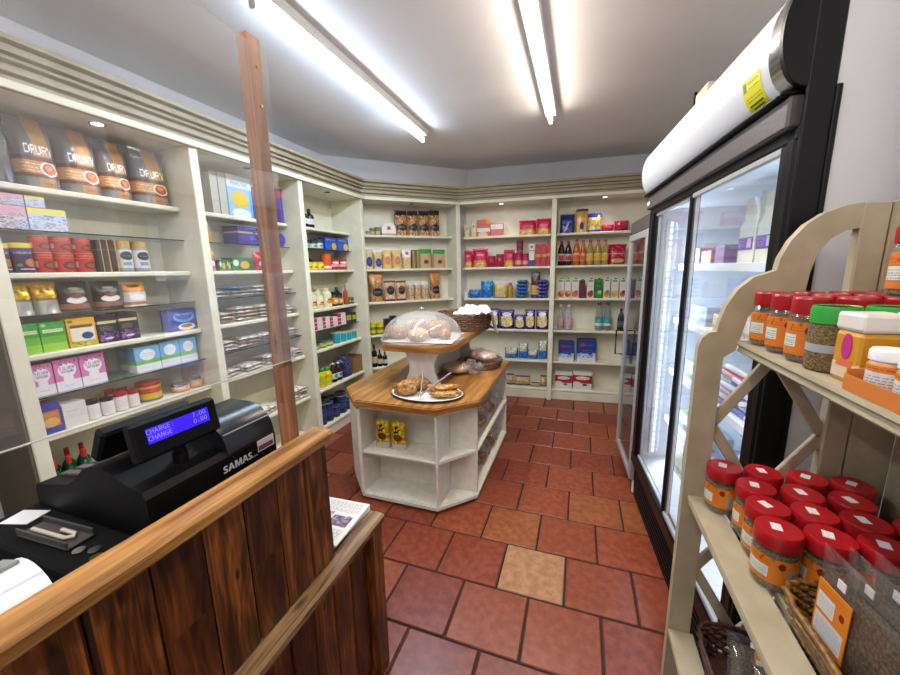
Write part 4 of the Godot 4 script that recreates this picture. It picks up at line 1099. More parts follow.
	var nuts := [["b", "2a1a1a"], ["r", 0, 0.2, 1, 1, "b98c5c"], ["s", 0, 0.2, 1, 1, "c79c6a", 150, 7], ["s", 0, 0.2, 1, 1, "86532e", 80, 6], ["r", 0, 0.0, 1, 0.18, "2a1a1e"], ["e", 0.5, 0.66, 0.42, 0.13, "1f1a20"], ["t", 0.25, 0.62, 0.75, 0.7, "c8c0c0", 2]]
	kind("nut_bag", "bag", 0.09, nuts, {"rough": 0.3})
	kind("blue_label_pasta_bag", "bag", 0.07, [["b", "d2b684"], ["s", 0, 0.1, 1, 1, "c4a470", 70, 5], ["r", 0, 0, 1, 0.1, "d8d8d8"], ["e", 0.5, 0.66, 0.34, 0.22, "2f3a86"], ["t", 0.3, 0.6, 0.7, 0.72, "d8d8e8", 2]], {"rough": 0.3})
	kind("orange_label_pasta_bag", "bag", 0.07, [["b", "d8b678"], ["s", 0, 0.1, 1, 1, "cfa864", 70, 5], ["r", 0, 0, 1, 0.1, "d8d8d8"], ["e", 0.5, 0.6, 0.3, 0.2, "d07a4a"], ["t", 0.3, 0.55, 0.7, 0.65, "f0e0d0", 2]], {"rough": 0.3})
	kind("white_top_bag", "bag", 0.06, [["b", "cfb588"], ["s", 0, 0.4, 1, 1, "bfa070", 50, 5], ["r", 0, 0, 1, 0.42, "e2e0de"], ["e", 0.5, 0.2, 0.18, 0.09, "b86a62"]], {"rough": 0.35})
	kind("green_edge_packet", "box", 0.12, [["b", "7d6f3c"], ["r", 0.4, 0, 0.6, 1, "c0aa78"], ["r", 0, 0, 1, 0.08, "2f7a34"]])
	kind("green_top_bag", "bag", 0.07, [["b", "bf9d6e"], ["r", 0, 0, 1, 0.24, "2f8a36"], ["e", 0.5, 0.66, 0.2, 0.1, "6a3a24"], ["t", 0.25, 0.8, 0.75, 0.86, "7a5a3a", 1], ["t", 0.3, 0.08, 0.7, 0.16, "c8dcc0", 1]], {"rough": 0.5})
	kind("orange_top_bag", "bag", 0.09, [["b", "b98c5a"], ["s", 0, 0.25, 1, 1, "a8743e", 110, 7], ["r", 0, 0, 1, 0.26, "c07a2c"], ["e", 0.55, 0.66, 0.38, 0.15, "22222a"], ["t", 0.3, 0.62, 0.8, 0.7, "c8c8d0", 2]], {"rough": 0.3})
	kind("black_disc_bag", "bag", 0.08, [["b", "c29a70"], ["r", 0, 0, 1, 0.1, "5a2a24"], ["r", 0, 0.9, 1, 1, "5a2a24"], ["e", 0.5, 0.46, 0.34, 0.22, "202026"], ["t", 0.28, 0.42, 0.72, 0.5, "c8c4c0", 2], ["s", 0.1, 0.72, 0.9, 0.9, "e2c8b0", 20, 5]], {"rough": 0.35})
	kind("crackling_bag", "bag", 0.07, [["b", "bd9a72"], ["s", 0, 0.25, 1, 1, "d2b490", 70, 6], ["s", 0, 0.3, 1, 0.9, "7a4a34", 20, 5], ["r", 0, 0, 1, 0.22, "cfcac6"]], {"rough": 0.25})
	kind("yellow_pickle_jar", "jar", 0.07, [["b", "6a6a24"], ["r", 0, 0.2, 1, 0.36, "cfc01c"], ["r", 0, 0.6, 1, 0.85, "c9ba26"]], {"lid": "d0c01a"})
	kind("dark_packet", "box", 0.08, [["b", "2a211c"], ["r", 0, 0.5, 1, 0.6, "5a4434"]])
	kind("wine_bottle", "wine", 0.07, [["b", "c8bea0"], ["t", 0.2, 0.55, 0.8, 0.75, "5a3a2a", 3]], {"body": "17140f", "cap": "4a1a1c"})
	kind("cream_oat_bag", "bag", 0.06, [["b", "d8cdb0"], ["e", 0.5, 0.4, 0.2, 0.1, "b9b09a"], ["e", 0.5, 0.36, 0.08, 0.05, "3a3a34"], ["r", 0, 0.7, 1, 1, "d0bf90"]], {"rough": 0.5})
	kind("orange_oat_box", "box", 0.09, [["b", "cf5f34"], ["r", 0, 0.5, 1, 0.72, "e2dcd2"], ["e", 0.45, 0.92, 0.36, 0.22, "d9c098"], ["r", 0.7, 0, 1, 0.25, "d99a2a"], ["t", 0.15, 0.22, 0.7, 0.36, "4a2a3a", 2]])
	kind("pink_oat_box", "box", 0.09, [["b", "d06a5c"], ["r", 0, 0.08, 1, 0.46, "dcd4d8"], ["t", 0.1, 0.16, 0.8, 0.36, "a890a0", 2]])
	var pink := [["b", "c8184e"], ["t", 0.25, 0.2, 0.75, 0.42, "f0d0d8", 3], ["e", 0.5, 0.82, 0.46, 0.2, "c9923a"], ["s", 0.08, 0.66, 0.92, 0.98, "d8ac54", 50, 6]]
	kind("pink_crisp_bag", "bag", 0.09, pink, {"rough": 0.28})
	kind("red_dried_fruit_bag", "pillow", 0.08, [["b", "b01644"], ["s", 0, 0, 1, 1, "d85a80", 30, 4], ["s", 0, 0, 1, 1, "7a0c30", 40, 6]], {"rough": 0.25})
	kind("red_seed_tub", "tub", 0.08, [["b", "b81c48"], ["r", 0, 0.55, 1, 0.85, "d2a084"], ["t", 0.3, 0.3, 0.7, 0.45, "f0d8dc", 2]], {"lid": "a81a40"})
	kind("red_spice_tub", "tub", 0.08, [["b", "7a1430"], ["t", 0.3, 0.3, 0.7, 0.45, "d8b0b8", 2], ["r", 0, 0.75, 1, 0.95, "a8505a"]], {"lid": "6a1028"})
	kind("white_blue_box", "box", 0.07, [["b", "d9d2c4"], ["r", 0, 0.72, 1, 1, "2f3f8a"], ["r", 0, 0.3, 1, 0.34, "3a3a3a"], ["e", 0.5, 0.14, 0.2, 0.06, "3a3a44"]])
	kind("red_fruit_box", "box", 0.08, [["b", "a8182e"], ["r", 0.05, 0.46, 0.95, 0.6, "c9922e"], ["t", 0.2, 0.15, 0.8, 0.4, "e0b8b8", 4], ["t", 0.2, 0.66, 0.8, 0.95, "d8a0a4", 4]])
	kind("white_salt_box", "box", 0.09, [["b", "e0ddd6"], ["t", 0.2, 0.3, 0.8, 0.7, "b0aaa0", 2]])
	kind("blue_rice_bag", "pillow", 0.12, [["b", "1f6fc0"], ["r", 0, 0, 1, 0.14, "c8bfa0"], ["s", 0, 0.1, 1, 1, "4a9ade", 40, 7], ["t", 0.3, 0.45, 0.75, 0.6, "e8eef4", 2]], {"rough": 0.25})
	kind("yellow_lentil_bag", "bag", 0.09, [["b", "d0b26a"], ["s", 0, 0.25, 1, 1, "dcc47e", 90, 4], ["r", 0, 0, 1, 0.25, "c8cac4"], ["r", 0, 0.92, 1, 1, "2a7ac0"]], {"rough": 0.25})
	kind("red_top_bottle", "squeeze", 0.06, [], {"body": "a8843c", "cap": "c8406a"})
	kind("brown_noodle_pack", "bag", 0.07, [["b", "3a1c18"], ["r", 0, 0.5, 1, 0.86, "c9a04a"], ["r", 0, 0.86, 1, 1, "3a2a7a"], ["t", 0.2, 0.3, 0.8, 0.4, "c8b0a0", 1]], {"rough": 0.3})
	kind("purple_pasta_bag", "bag", 0.09, [["b", "2c1f66"], ["e", 0.5, 0.58, 0.42, 0.32, "d2b878"], ["s", 0.14, 0.34, 0.86, 0.84, "e2cc92", 60, 6], ["e", 0.5, 0.24, 0.3, 0.1, "cfc6dc"], ["r", 0, 0.94, 1, 1, "3a2a8a"]], {"rough": 0.25})
	kind("blue_bean_bag", "pillow", 0.12, [["b", "2672c4"], ["r", 0.1, 0.0, 0.9, 0.5, "b8a888"], ["s", 0.1, 0.0, 0.9, 0.5, "d8d2c4", 40, 6], ["s", 0, 0.5, 1, 1, "4a9ae0", 30, 6]], {"rough": 0.25})
	kind("purple_bean_bag", "pillow", 0.12, [["b", "b9a070"], ["s", 0, 0, 1, 1, "d6c690", 60, 7], ["r", 0, 0.86, 1, 1, "4a2a5a"], ["r", 0, 0, 1, 0.12, "4a3a6a"]], {"rough": 0.3})
	kind("blue_pasta_bag", "bag", 0.09, [["b", "26327e"], ["t", 0.15, 0.3, 0.85, 0.5, "d8dcea", 3], ["s", 0, 0.6, 1, 1, "4a5cae", 30, 6]], {"rough": 0.25})
	kind("tall_pasta_bag", "bag", 0.08, [["b", "c99a4a"], ["r", 0, 0, 1, 0.12, "2c2250"], ["r", 0.1, 0.12, 0.16, 1, "b5832f"], ["r", 0.4, 0.12, 0.46, 1, "d8b060"], ["r", 0.7, 0.12, 0.76, 1, "b5832f"], ["e", 0.55, 0.72, 0.16, 0.16, "3a3274"]], {"rough": 0.25})
	kind("yellow_pasta_bag", "bag", 0.09, [["b", "d2b25c"], ["s", 0, 0.2, 1, 0.9, "e0c880", 70, 7], ["r", 0, 0, 1, 0.22, "2c37a0"], ["r", 0, 0.88, 1, 1, "2c37a0"]], {"rough": 0.25})
	kind("pink_nut_bag", "pillow", 0.14, [["b", "b81a4c"], ["s", 0, 0, 1, 1, "d8507c", 30, 6], ["s", 0, 0.4, 1, 1, "8a1038", 24, 6]], {"rough": 0.25})
	kind("dark_cordial_bottle", "bottle", 0.08, [["b", "c9b8a8"], ["e", 0.5, 0.7, 0.3, 0.1, "a8283a"], ["t", 0.2, 0.56, 0.8, 0.62, "3a2a34", 1]], {"body": "1c0e1a", "cap": "b02030"})
	kind("orange_cordial_bottle", "bottle", 0.08, [["b", "d8b48a"], ["e", 0.5, 0.7, 0.34, 0.1, "c8502a"], ["t", 0.2, 0.56, 0.8, 0.62, "3a5a2a", 1]], {"body": "b8561c", "cap": "b8242c"})
	kind("yellow_cordial_bottle", "bottle", 0.08, [["b", "d2c678"], ["e", 0.5, 0.7, 0.34, 0.1, "cfa424"], ["t", 0.2, 0.56, 0.8, 0.62, "3a6a2a", 1]], {"body": "a8843a", "cap": "b8242c"})
	kind("red_nut_bag", "bag", 0.12, [["b", "9a1430"], ["r", 0, 0.45, 1, 0.5, "d8a8a0"], ["e", 0.5, 0.8, 0.36, 0.1, "c9a070"], ["s", 0, 0.1, 1, 0.7, "c8304c", 30, 7]], {"rough": 0.25})
	var fruit := {"apple": ["b8402a", "d8a04a"], "orange": ["d2702a", "c8421e"], "plum": ["5a2030", "7a3040"], "berry": ["b03040", "8a2030"], "lime": ["2f8a3a", "c8c04a"], "pineapple": ["c9962a", "6a7a2a"], "mango": ["d2a02a", "d8b848"], "peach": ["c8602a", "3a4a9a"]}
	for f in fruit:
		var bc := "d6d2cc"
		if f == "lime": bc = "1f6a34"
		if f == "plum": bc = "5a2a34"
		kind("juice_carton_" + f, "carton", 0.07, [["b", bc], ["e", 0.5, 0.78, 0.42, 0.16, fruit[f][0]], ["e", 0.66, 0.68, 0.24, 0.1, fruit[f][1]], ["r", 0.2, 0.06, 0.8, 0.16, "4a9a4a" if f != "plum" else "3a1a22"], ["t", 0.25, 0.3, 0.75, 0.42, "9a5a5a" if f != "lime" else "d8e0c0", 2]], {"cap": "2f7a34"})
	kind("water_bottle", "bottle", 0.08, [["b", "c99ab0"], ["t", 0.2, 0.58, 0.8, 0.74, "f0e6ea", 3]], {"clear": "c4ccd4", "cap": "d8d0d4"})
	kind("teal_water_bottle", "bottle", 0.09, [["b", "28a0a4"], ["r", 0, 0.72, 1, 0.84, "dce0e2"], ["t", 0.25, 0.6, 0.75, 0.68, "d8f0f0", 1]], {"clear": "8aa0a8", "cap": "5a6a74"})
	kind("dark_water_bottle", "bottle", 0.08, [["b", "3a4250"], ["t", 0.2, 0.6, 0.8, 0.72, "c8ccd4", 2]], {"body": "262c34", "cap": "1c1e22"})
	kind("blue_sugar_bag", "box", 0.12, [["b", "1f3a8a"], ["r", 0, 0.7, 1, 1, "dcdfe4"], ["s", 0, 0.62, 1, 0.78, "8fb0d8", 30, 8], ["e", 0.28, 0.24, 0.14, 0.08, "b8243a"], ["t", 0.42, 0.2, 0.85, 0.28, "d8dcec", 1], ["t", 0.3, 0.44, 0.85, 0.58, "a8c4ea", 2]], {"rough": 0.5})
	kind("red_flour_bag", "box", 0.12, [["b", "dfdcd6"], ["r", 0, 0.16, 1, 0.62, "b01c2c"], ["e", 0.2, 0.66, 0.26, 0.14, "e2ded8"], ["e", 0.5, 0.32, 0.36, 0.1, "e6e2dc"], ["t", 0.24, 0.3, 0.76, 0.34, "7a2a34", 1], ["e", 0.62, 0.7, 0.12, 0.07, "4a6a2a"]], {"rough": 0.5})
	kind("meat_packet", "pillow", 0.2, [["b", "d6d0c4"], ["s", 0, 0, 1, 1, "ebe6dc", 60, 9], ["s", 0, 0, 1, 1, "c06a54", 10, 8], ["s", 0, 0, 1, 1, "7a746e", 14, 4]], {"rough": 0.25})
	kind("blue_packet", "pillow", 0.15, [["b", "2a62a8"], ["s", 0, 0, 1, 1, "5a94d8", 40, 8], ["s", 0, 0, 1, 1, "d0d8e2", 10, 6]], {"rough": 0.25})
	kind("violet_packet", "pillow", 0.15, [["b", "3c3494"], ["s", 0, 0, 1, 1, "6a64c8", 40, 8], ["s", 0, 0, 1, 1, "d0d0e8", 10, 6]], {"rough": 0.25})

const ORD := ["first", "second", "third", "fourth", "fifth", "sixth", "seventh", "eighth", "ninth"]
const CNT := ["none", "one", "two", "three", "four", "five", "six", "seven", "eight", "nine"]
const LEVEL := {"s0": "top shelf", "g1": "upper glass shelf", "s1": "second shelf", "g2": "middle glass shelf", "s2": "third shelf", "g3": "lower glass shelf", "s3": "fourth shelf", "s4": "fifth shelf", "s5": "bottom shelf"}
func bay(run: String, t: float) -> String:
	if run == "L": return "behind the till" if t < 1.742 else ("behind the post" if t < 2.655 else "left of corner")
	if run == "D": return "in the corner"
	return "on back wall" if t < -0.305 else "beside tall cooler"

func put(k: String, run: String, lv: String, dep: float, hb: float, t: float, w: float, h: float, label: String, group: String, turn := 0.0) -> Node3D:
	var q: Dictionary = K[k]
	var o: Node3D = q.node.duplicate()
	var nm := k
	if nm.begins_with("juice_carton"): nm = "juice_carton"
	o.name = numbered(nm)
	add_child(o, true)
	var f := run_frame(run)
	var B := Basis(Vector3.UP, f[1])
	var y: float = shelf_table(run)[lv][0] + hb + 0.0006
	var boxy: bool = q.shape in ["box", "carton", "arched", "open_box"]
	var d: float = q.d
	if not (q.shape in ["box", "bag", "pillow", "carton", "arched", "open_box"]): d = w
	if q.shape == "carton": d = minf(w, 0.075)
	if q.shape == "bag": d = minf(d, h * 0.6)
	if q.shape == "pillow": d = minf(d, maxf(h, w))
	var back := dep if boxy else dep + d * 0.5
	o.position = f[0] + B.x * t - B.z * back + Vector3(0, y, 0)
	o.rotation.y = f[1] + turn
	o.scale = Vector3(w, h, d)
	tag(o, label, q.cat, group)
	return o

const CARTONS := ["apple", "apple", "orange", "plum", "berry", "lime", "pineapple", "mango", "peach"]
const CARTON_WORDS := ["white carton with red apple print, left of its twin", "white carton with red apple print, right of its twin", "white carton with orange print", "short plum-coloured carton", "white carton with red berry print", "green carton with lemon print", "white carton with pineapple print", "white carton with yellow mango print", "white carton with peach and blue print"]

func stock_rows() -> void:
	for r in ROWS:
		var n: int = r[5].size()
		var words: String = (r[0] as String).replace("_", " ")
		for i in n:
			var it: Array = r[5][i]
			var run: String = r[1]
			var where := "%s %s" % [LEVEL[r[2]], bay(run, it[0])]
			var lab: String
			if n == 1: lab = "%s, %s" % [r[6], where]
			elif n == 2: lab = "%s, %s of two, %s" % [r[6], "left" if i == 0 else "right", where]
			else: lab = "%s, %s of %s, %s" % [r[6], ORD[i], CNT[n], where]
			var k: String = r[0]
			if k == "juice_carton":
				k = "juice_carton_" + CARTONS[i]
				lab = "%s, beside tall cooler" % CARTON_WORDS[i]
			var w: float = it[1]
			if K[k].shape == "box" or K[k].shape == "carton": w -= 0.003
			var o := put(k, run, r[2], r[3], r[4], it[0], w, it[2], lab, words + "s on " + where)
			o.rotation.y += rng.randf_range(-0.05, 0.05) * (1.0 if K[k].shape in ["bag", "pillow"] else 0.3)

func stock_packets() -> void:
	# flat packets piled on the shelves behind the post, and blue and violet packets on the back wall
	var piles := [["meat_packet", "L", "g2", [[1.90, 2], [2.11, 3], [2.32, 3], [2.53, 2]]], ["meat_packet", "L", "s2", [[1.90, 3], [2.11, 4], [2.32, 4], [2.53, 3]]], ["meat_packet", "L", "g3", [[1.90, 3], [2.11, 3], [2.32, 3], [2.53, 3]]],
		["meat_packet", "L", "s3", [[1.90, 2], [2.11, 2], [2.32, 3], [2.53, 3]]], ["meat_packet", "L", "s4", [[1.95, 2], [2.2, 2], [2.53, 4]]],
		["blue_packet", "B", "s2", [[-0.662, 5]]], ["violet_packet", "B", "s2", [[-0.425, 5]]]]
	var hw := ["bottom", "second", "third", "fourth", "fifth", "sixth"]
	for p in piles:
		for i in p[3].size():
			var c: Array = p[3][i]
			var th := 0.026 if p[0] == "meat_packet" else 0.044
			for k in int(c[1]):
				var which: String = "only" if p[3].size() == 1 else ["leftmost", "second", "third", "rightmost"][i if p[3].size() == 4 else [0, 1, 3][i]]
				var rank: String = "top" if k == c[1] - 1 else hw[k]
				var nm: String = {"meat_packet": "flat clear packet with red specks", "blue_packet": "blue packet lying flat", "violet_packet": "violet packet lying flat"}[p[0]]
				if p[0] == "meat_packet" and p[2] == "g2" and i == 1 and k == c[1] - 1: nm = "flat packet in blue film"
				var kk: String = "blue_packet" if nm == "flat packet in blue film" else p[0]
				var lab := "%s, %s in %s pile, %s %s" % [nm, rank, which, LEVEL[p[2]], bay(p[1], c[0])]
				var rec: float = shelf_table(p[1])[p[2]][1]
				var o := put(kk, p[1], p[2], rec + 0.03, th * k, c[0] + rng.randf_range(-0.012, 0.012), 0.185 if p[1] == "L" else 0.15, th, lab, "flat packets on " + LEVEL[p[2]])
				# lay it down: the bag's height becomes its depth
				var f := run_frame(p[1])
				var B := Basis(Vector3.UP, f[1] + rng.randf_range(-0.22, 0.22))
				var len := 0.17 if p[1] == "L" else 0.14
				o.basis = Basis(B.x * o.scale.x, -B.z * len, B.y * th * 0.98)
				o.position = f[0] + B.x * 0.0 + Basis(Vector3.UP, f[1]).x * c[0] - Basis(Vector3.UP, f[1]).z * (rec + 0.015 + rng.randf_range(0, 0.015)) + Vector3(0, shelf_table(p[1])[p[2]][0] + th * (k + 0.5) + 0.002, 0)

# ---------------------------------------------------------------- till and things on the desk
func till() -> void:
	var drawer := thing("cash_box", "flat black cash box on the desk under the till", "cash box", Vector3(-1.09, 0.9505, -0.56))
	part(drawer, "casing", bxm(Vector3(0.42, 0.10, 0.46), 0.006), MAT.black_matte, Vector3(0, 0.05, 0))
	part(drawer, "front_plate", bxm(Vector3(0.012, 0.08, 0.44), 0.003), MAT.black_plastic, Vector3(-0.216, 0.05, 0))
	var t := thing("cash_register", "black cash register with rounded cover and blue customer display", "cash register", Vector3(-0.845, 1.0525, -0.79))
	var B: Material = MAT.black_plastic
	# side profile, x towards the operator is negative
	var P := PackedVector2Array([Vector2(0, 0), Vector2(0, 0.10), Vector2(-0.012, 0.115), Vector2(-0.06, 0.125), Vector2(-0.12, 0.148), Vector2(-0.17, 0.15), Vector2(-0.21, 0.135), Vector2(-0.245, 0.105), Vector2(-0.28, 0.085), Vector2(-0.33, 0.075), Vector2(-0.42, 0.06), Vector2(-0.43, 0.045), Vector2(-0.43, 0.0)])
	part(t, "body", prismm(P, 0.0, 0.35), B)
	# rolled cover at the far end
	var cv := PackedVector2Array()
	cv.append(Vector2(-0.004, 0.10))
	for i in 11:
		var a := PI * 0.5 * i / 10.0
		cv.append(Vector2(-0.085 + 0.085 * cos(a), 0.105 + 0.085 * sin(a)))
	cv.append(Vector2(-0.16, 0.19)); cv.append(Vector2(-0.19, 0.17)); cv.append(Vector2(-0.2, 0.10))
	part(t, "printer_cover", prismm(cv, 0.002, 0.155), mat("cover_grey", Color("1d2026"), 0.3), Vector3.ZERO)
	part(t, "cover_ridge", bxm(Vector3(0.004, 0.003, 0.15), 0.001), mat("ridge_grey", Color("8c8f94"), 0.4), Vector3(-0.012, 0.155, 0.078))
	# customer display on a short pole
	part(t, "pole", lathem([[0.016, 0.0], [0.016, 0.03], [0.013, 0.032], [0.013, 0.06], [0.0, 0.06]], 14), B, Vector3(-0.055, 0.118, 0.235))
	var dsp := part(t, "customer_display", bxm(Vector3(0.03, 0.088, 0.196), 0.006), B, Vector3(-0.052, 0.208, 0.235), Vector3(0, 0, 0.16))
	var scr := part(dsp, "screen", bxm(Vector3(0.002, 0.034, 0.142), 0.0), glow("screen_glow", Color("2a0ae6"), 1.4), Vector3(0.0152, 0.008, 0.0), Vector3.ZERO, "glowing blue two-line screen")
	var ink := glow("screen_ink", Color("8c7cff"), 0.8)
	for w in [["CHARGE:", 0.009, 0.042], ["CHANGE", -0.006, 0.045], ["7.00", 0.0095, -0.048], ["0.00", -0.0055, -0.048]]:
		var tm := TextMesh.new()
		var sf := SystemFont.new(); sf.font_names = PackedStringArray(["Droid Sans Mono"])
		tm.font = sf; tm.text = w[0]; tm.font_size = 32; tm.pixel_size = 0.0145 / 32.0; tm.depth = 0.0006
		part(dsp, "lettering", tm, ink, Vector3(0.0166, 0.008 + w[1], w[2]), Vector3(0, PI / 2, 0))
	var l := AreaLight3D.new(); l.name = "screen_lamp"
	l.area_size = Vector2(0.14, 0.034); l.light_color = Color("3a1cff"); l.light_energy = 0.003; l.area_range = 4.0; l.shadow_enabled = true
	l.position = Vector3(-0.03, 0.215, 0.235); l.rotation = Vector3(0, -PI / 2 + PI, 0)
	l.rotation = Vector3(0, -PI / 2, 0)
	t.add_child(l)
	# operator display turned the other way
	part(t, "operator_display", bxm(Vector3(0.03, 0.085, 0.2), 0.006), B, Vector3(-0.15, 0.198, 0.245), Vector3(0, 0, -0.5))
	part(t, "operator_pole", bxm(Vector3(0.03, 0.05, 0.05), 0.006), B, Vector3(-0.135, 0.155, 0.245))
	# keys on the sloping keyboard
	for i in 9:
		for j in 4:
			part(t, "key", bxm(Vector3(0.018, 0.008, 0.022), 0.002), MAT.header_grey, Vector3(-0.33 - j * 0.022, 0.0775 - j * 0.0037, 0.06 + i * 0.03), Vector3(0, 0, 0.165))
	lettering(t, "SAMAS", 0.026, mat("logo_grey", Color("c8cacc"), 0.4), Vector3(0.001, 0.07, 0.13), Vector3(0, PI / 2, 0), "Droid Sans", true, 1.05)
	part(t, "model_plate", bxm(Vector3(0.001, 0.003, 0.028), 0.0), mat("ridge_grey", Color("8c8f94"), 0.4), Vector3(0.0005, 0.062, 0.082))
	var ds := MB.new(); ds.printed_box(0.058, 0.034, 0.001)
	part(t, "dealer_sticker", ds.done(), mat("dealer", Color.WHITE, 0.5, 0.0, paint("dealer", 64, 40, [["b", "ddd6dc"], ["r", 0.06, 0.5, 0.94, 0.9, "6a3050"], ["t", 0.12, 0.12, 0.9, 0.4, "7a4a66", 2], ["t", 0.14, 0.6, 0.86, 0.8, "d8c0cc", 1]])), Vector3(0.0012, 0.066, 0.036), Vector3(0, PI / 2, 0), "white and plum dealer sticker")
	# pen tray, loose paper, white roll holder
	var pt := thing("pen_tray", "grey pen tray with a cream clip on the cash box", "tray", Vector3(-1.08, 1.0525, -0.385), 0.05)
	part(pt, "tray_base", bxm(Vector3(0.17, 0.006, 0.05), 0.002), mat("tray_grey", Color("4a4644"), 0.4), Vector3(0, 0.003, 0))
	for s in [-1.0, 1.0]:
		part(pt, "tray_wall", bxm(Vector3(0.17, 0.014, 0.004), 0.001), mat("tray_grey", Color("4a4644"), 0.4), Vector3(0, 0.013, s * 0.023))
	single("paper_clip", tubem([Vector3(-0.06, 0, 0.008), Vector3(0.05, 0, 0.008), Vector3(0.062, 0, 0.0), Vector3(0.05, 0, -0.008), Vector3(0.01, 0, -0.008)], 0.005, 6), mat("clip_cream", Color("c9bfae"), 0.5), "cream plastic clip lying in the pen tray", "clip", Vector3(-1.08, 1.0645, -0.385), Vector3(0, 0.05, 0))
	single("paper_slip", bxm(Vector3(0.07, 0.002, 0.05), 0.0), MAT.white_plastic, "white paper slip beside the till keyboard", "paper", Vector3(-1.24, 1.053, -0.40), Vector3(0, 0.3, 0))
	for i in 3:
		var coin := lathem([[0.0, 0.0], [0.011, 0.0], [0.0115, 0.001], [0.011, 0.002], [0.0, 0.002]], 14)
		single("coin", coin, MAT.steel if i < 2 else mat("brass", Color("a8853a"), 0.3, 1.0), ["silver coin nearest the pen tray", "silver coin in the middle of three", "brass coin nearest the counter rail"][i], "coin", Vector3(-0.975 + i * 0.03, 1.0525, -0.375 - (i % 2) * 0.012), Vector3.ZERO, "coins on the cash box")
	var wr := thing("roll_dispenser", "white rounded plastic dispenser at the near end of the desk", "dispenser", Vector3(-0.93, 0.951, -0.27))
	var pf := PackedVector2Array()
	for i in 13:
		var a := PI * i / 12.0
		pf.append(Vector2(0.08 * cos(a), 0.095 + 0.07 * sin(a)))
	pf.append(Vector2(-0.08, 0)); pf.append(Vector2(0.08, 0))
	part(wr, "casing", prismm(pf, -0.02, 0.19), MAT.white_plastic)
	part(wr, "lid", prismm(PackedVector2Array([Vector2(-0.06, 0.148), Vector2(0.0, 0.166), Vector2(0.0, 0.172), Vector2(-0.06, 0.156)]), -0.01, 0.1), mat("lid_grey", Color("9a9c9c"), 0.4))
	# newspapers on the ledge
	for i in 3:
		var np := thing("newspaper", ["bottom newspaper of the stack on the ledge", "middle newspaper of the stack on the ledge", "top newspaper of the stack on the ledge, colour front page"][i], "newspaper", Vector3(-0.845 + i * 0.004, 0.7005 + i * 0.009, -0.99 + i * 0.003), 0.04 * (i - 1), "newspapers on the counter ledge")
		part(np, "pages", bxm(Vector3(0.21, 0.008, 0.23), 0.003), MAT.white_plastic, Vector3(0, 0.004, 0))
		var m := MB.new()
		m.face(Vector3(-0.1, 0, -0.11), Vector3(0.1, 0, -0.11), Vector3(0.1, 0, 0.11), Vector3(-0.1, 0, 0.11), Vector3.UP, Vector2(0, 0), Vector2(1, 0), Vector2(1, 1), Vector2(0, 1))
		part(np, "front_page", m.done(), mat("news", Color.WHITE, 0.7, 0.0, paint("news", 96, 96, [["b", "d8d6d2"], ["t", 0.05, 0.04, 0.95, 0.3, "8a8884", 8], ["r", 0.06, 0.34, 0.5, 0.66, "6a6f8a"], ["s", 0.06, 0.34, 0.5, 0.66, "a89aa4", 40, 6], ["r", 0.55, 0.4, 0.94, 0.64, "5f4a5a"], ["s", 0.55, 0.4, 0.94, 0.64, "8a7a90", 24, 6], ["t", 0.06, 0.7, 0.94, 0.96, "7c7a78", 9]])), Vector3(0, 0.0084, 0))

# ---------------------------------------------------------------- wicker
func basket(called: String, label: String, at: Vector3, rx: float, rz: float, h: float, sq: float, m: Material, rows: int, turn := 0.0) -> Node3D:
	var t := thing(called, label, "basket", at, turn)
	var outline := func(k: float, y: float, push: float) -> Vector3:
		var c := cos(k); var s := sin(k)
		var fl := 1.0 + 0.14 * y / h
		return Vector3(signf(c) * pow(absf(c), sq) * (rx * fl + push), y, signf(s) * pow(absf(s), sq) * (rz * fl + push))
	var N := 72
	for r in rows:
		var y := h * (r + 0.5) / rows
		var pts: Array = []
		for i in N:
			pts.append(outline.call(TAU * i / N, y, 0.006 * sin(PI * i * 0.5 + PI * r)))
		part(t, "woven_strand", tubem(pts, h / rows * 0.55, 5, true), m)
	for i in 18:
		var k := TAU * i / 18.0
		part(t, "stake", tubem([outline.call(k, 0.004, 0.0), outline.call(k, h, 0.0)], 0.003, 5), m)
	var rim: Array = []
	for i in N: rim.append(outline.call(TAU * i / N, h + 0.002, 0.002 * sin(i * 1.7)))
	part(t, "rim", tubem(rim, 0.0055, 6, true), m)
	var P := PackedVector2Array()
	for i in 36:
		var q: Vector3 = outline.call(TAU * i / 36.0, 0.0, -0.003)
		P.append(Vector2(q.x, -q.z))
	part(t, "base", prismm(P, 0.0, 0.005), m, Vector3.ZERO, Vector3(-PI / 2, 0, 0))
	return t

func bread_mat() -> StandardMaterial3D:
	return triplanar(mat("crust", Color.WHITE, 0.6, 0.0, noise_tex("crustt", Color("80501f"), Color("c48f4e"), 0.03, 4, 1.4, 128, Color("e0c392"), 0.88)), 9.0)

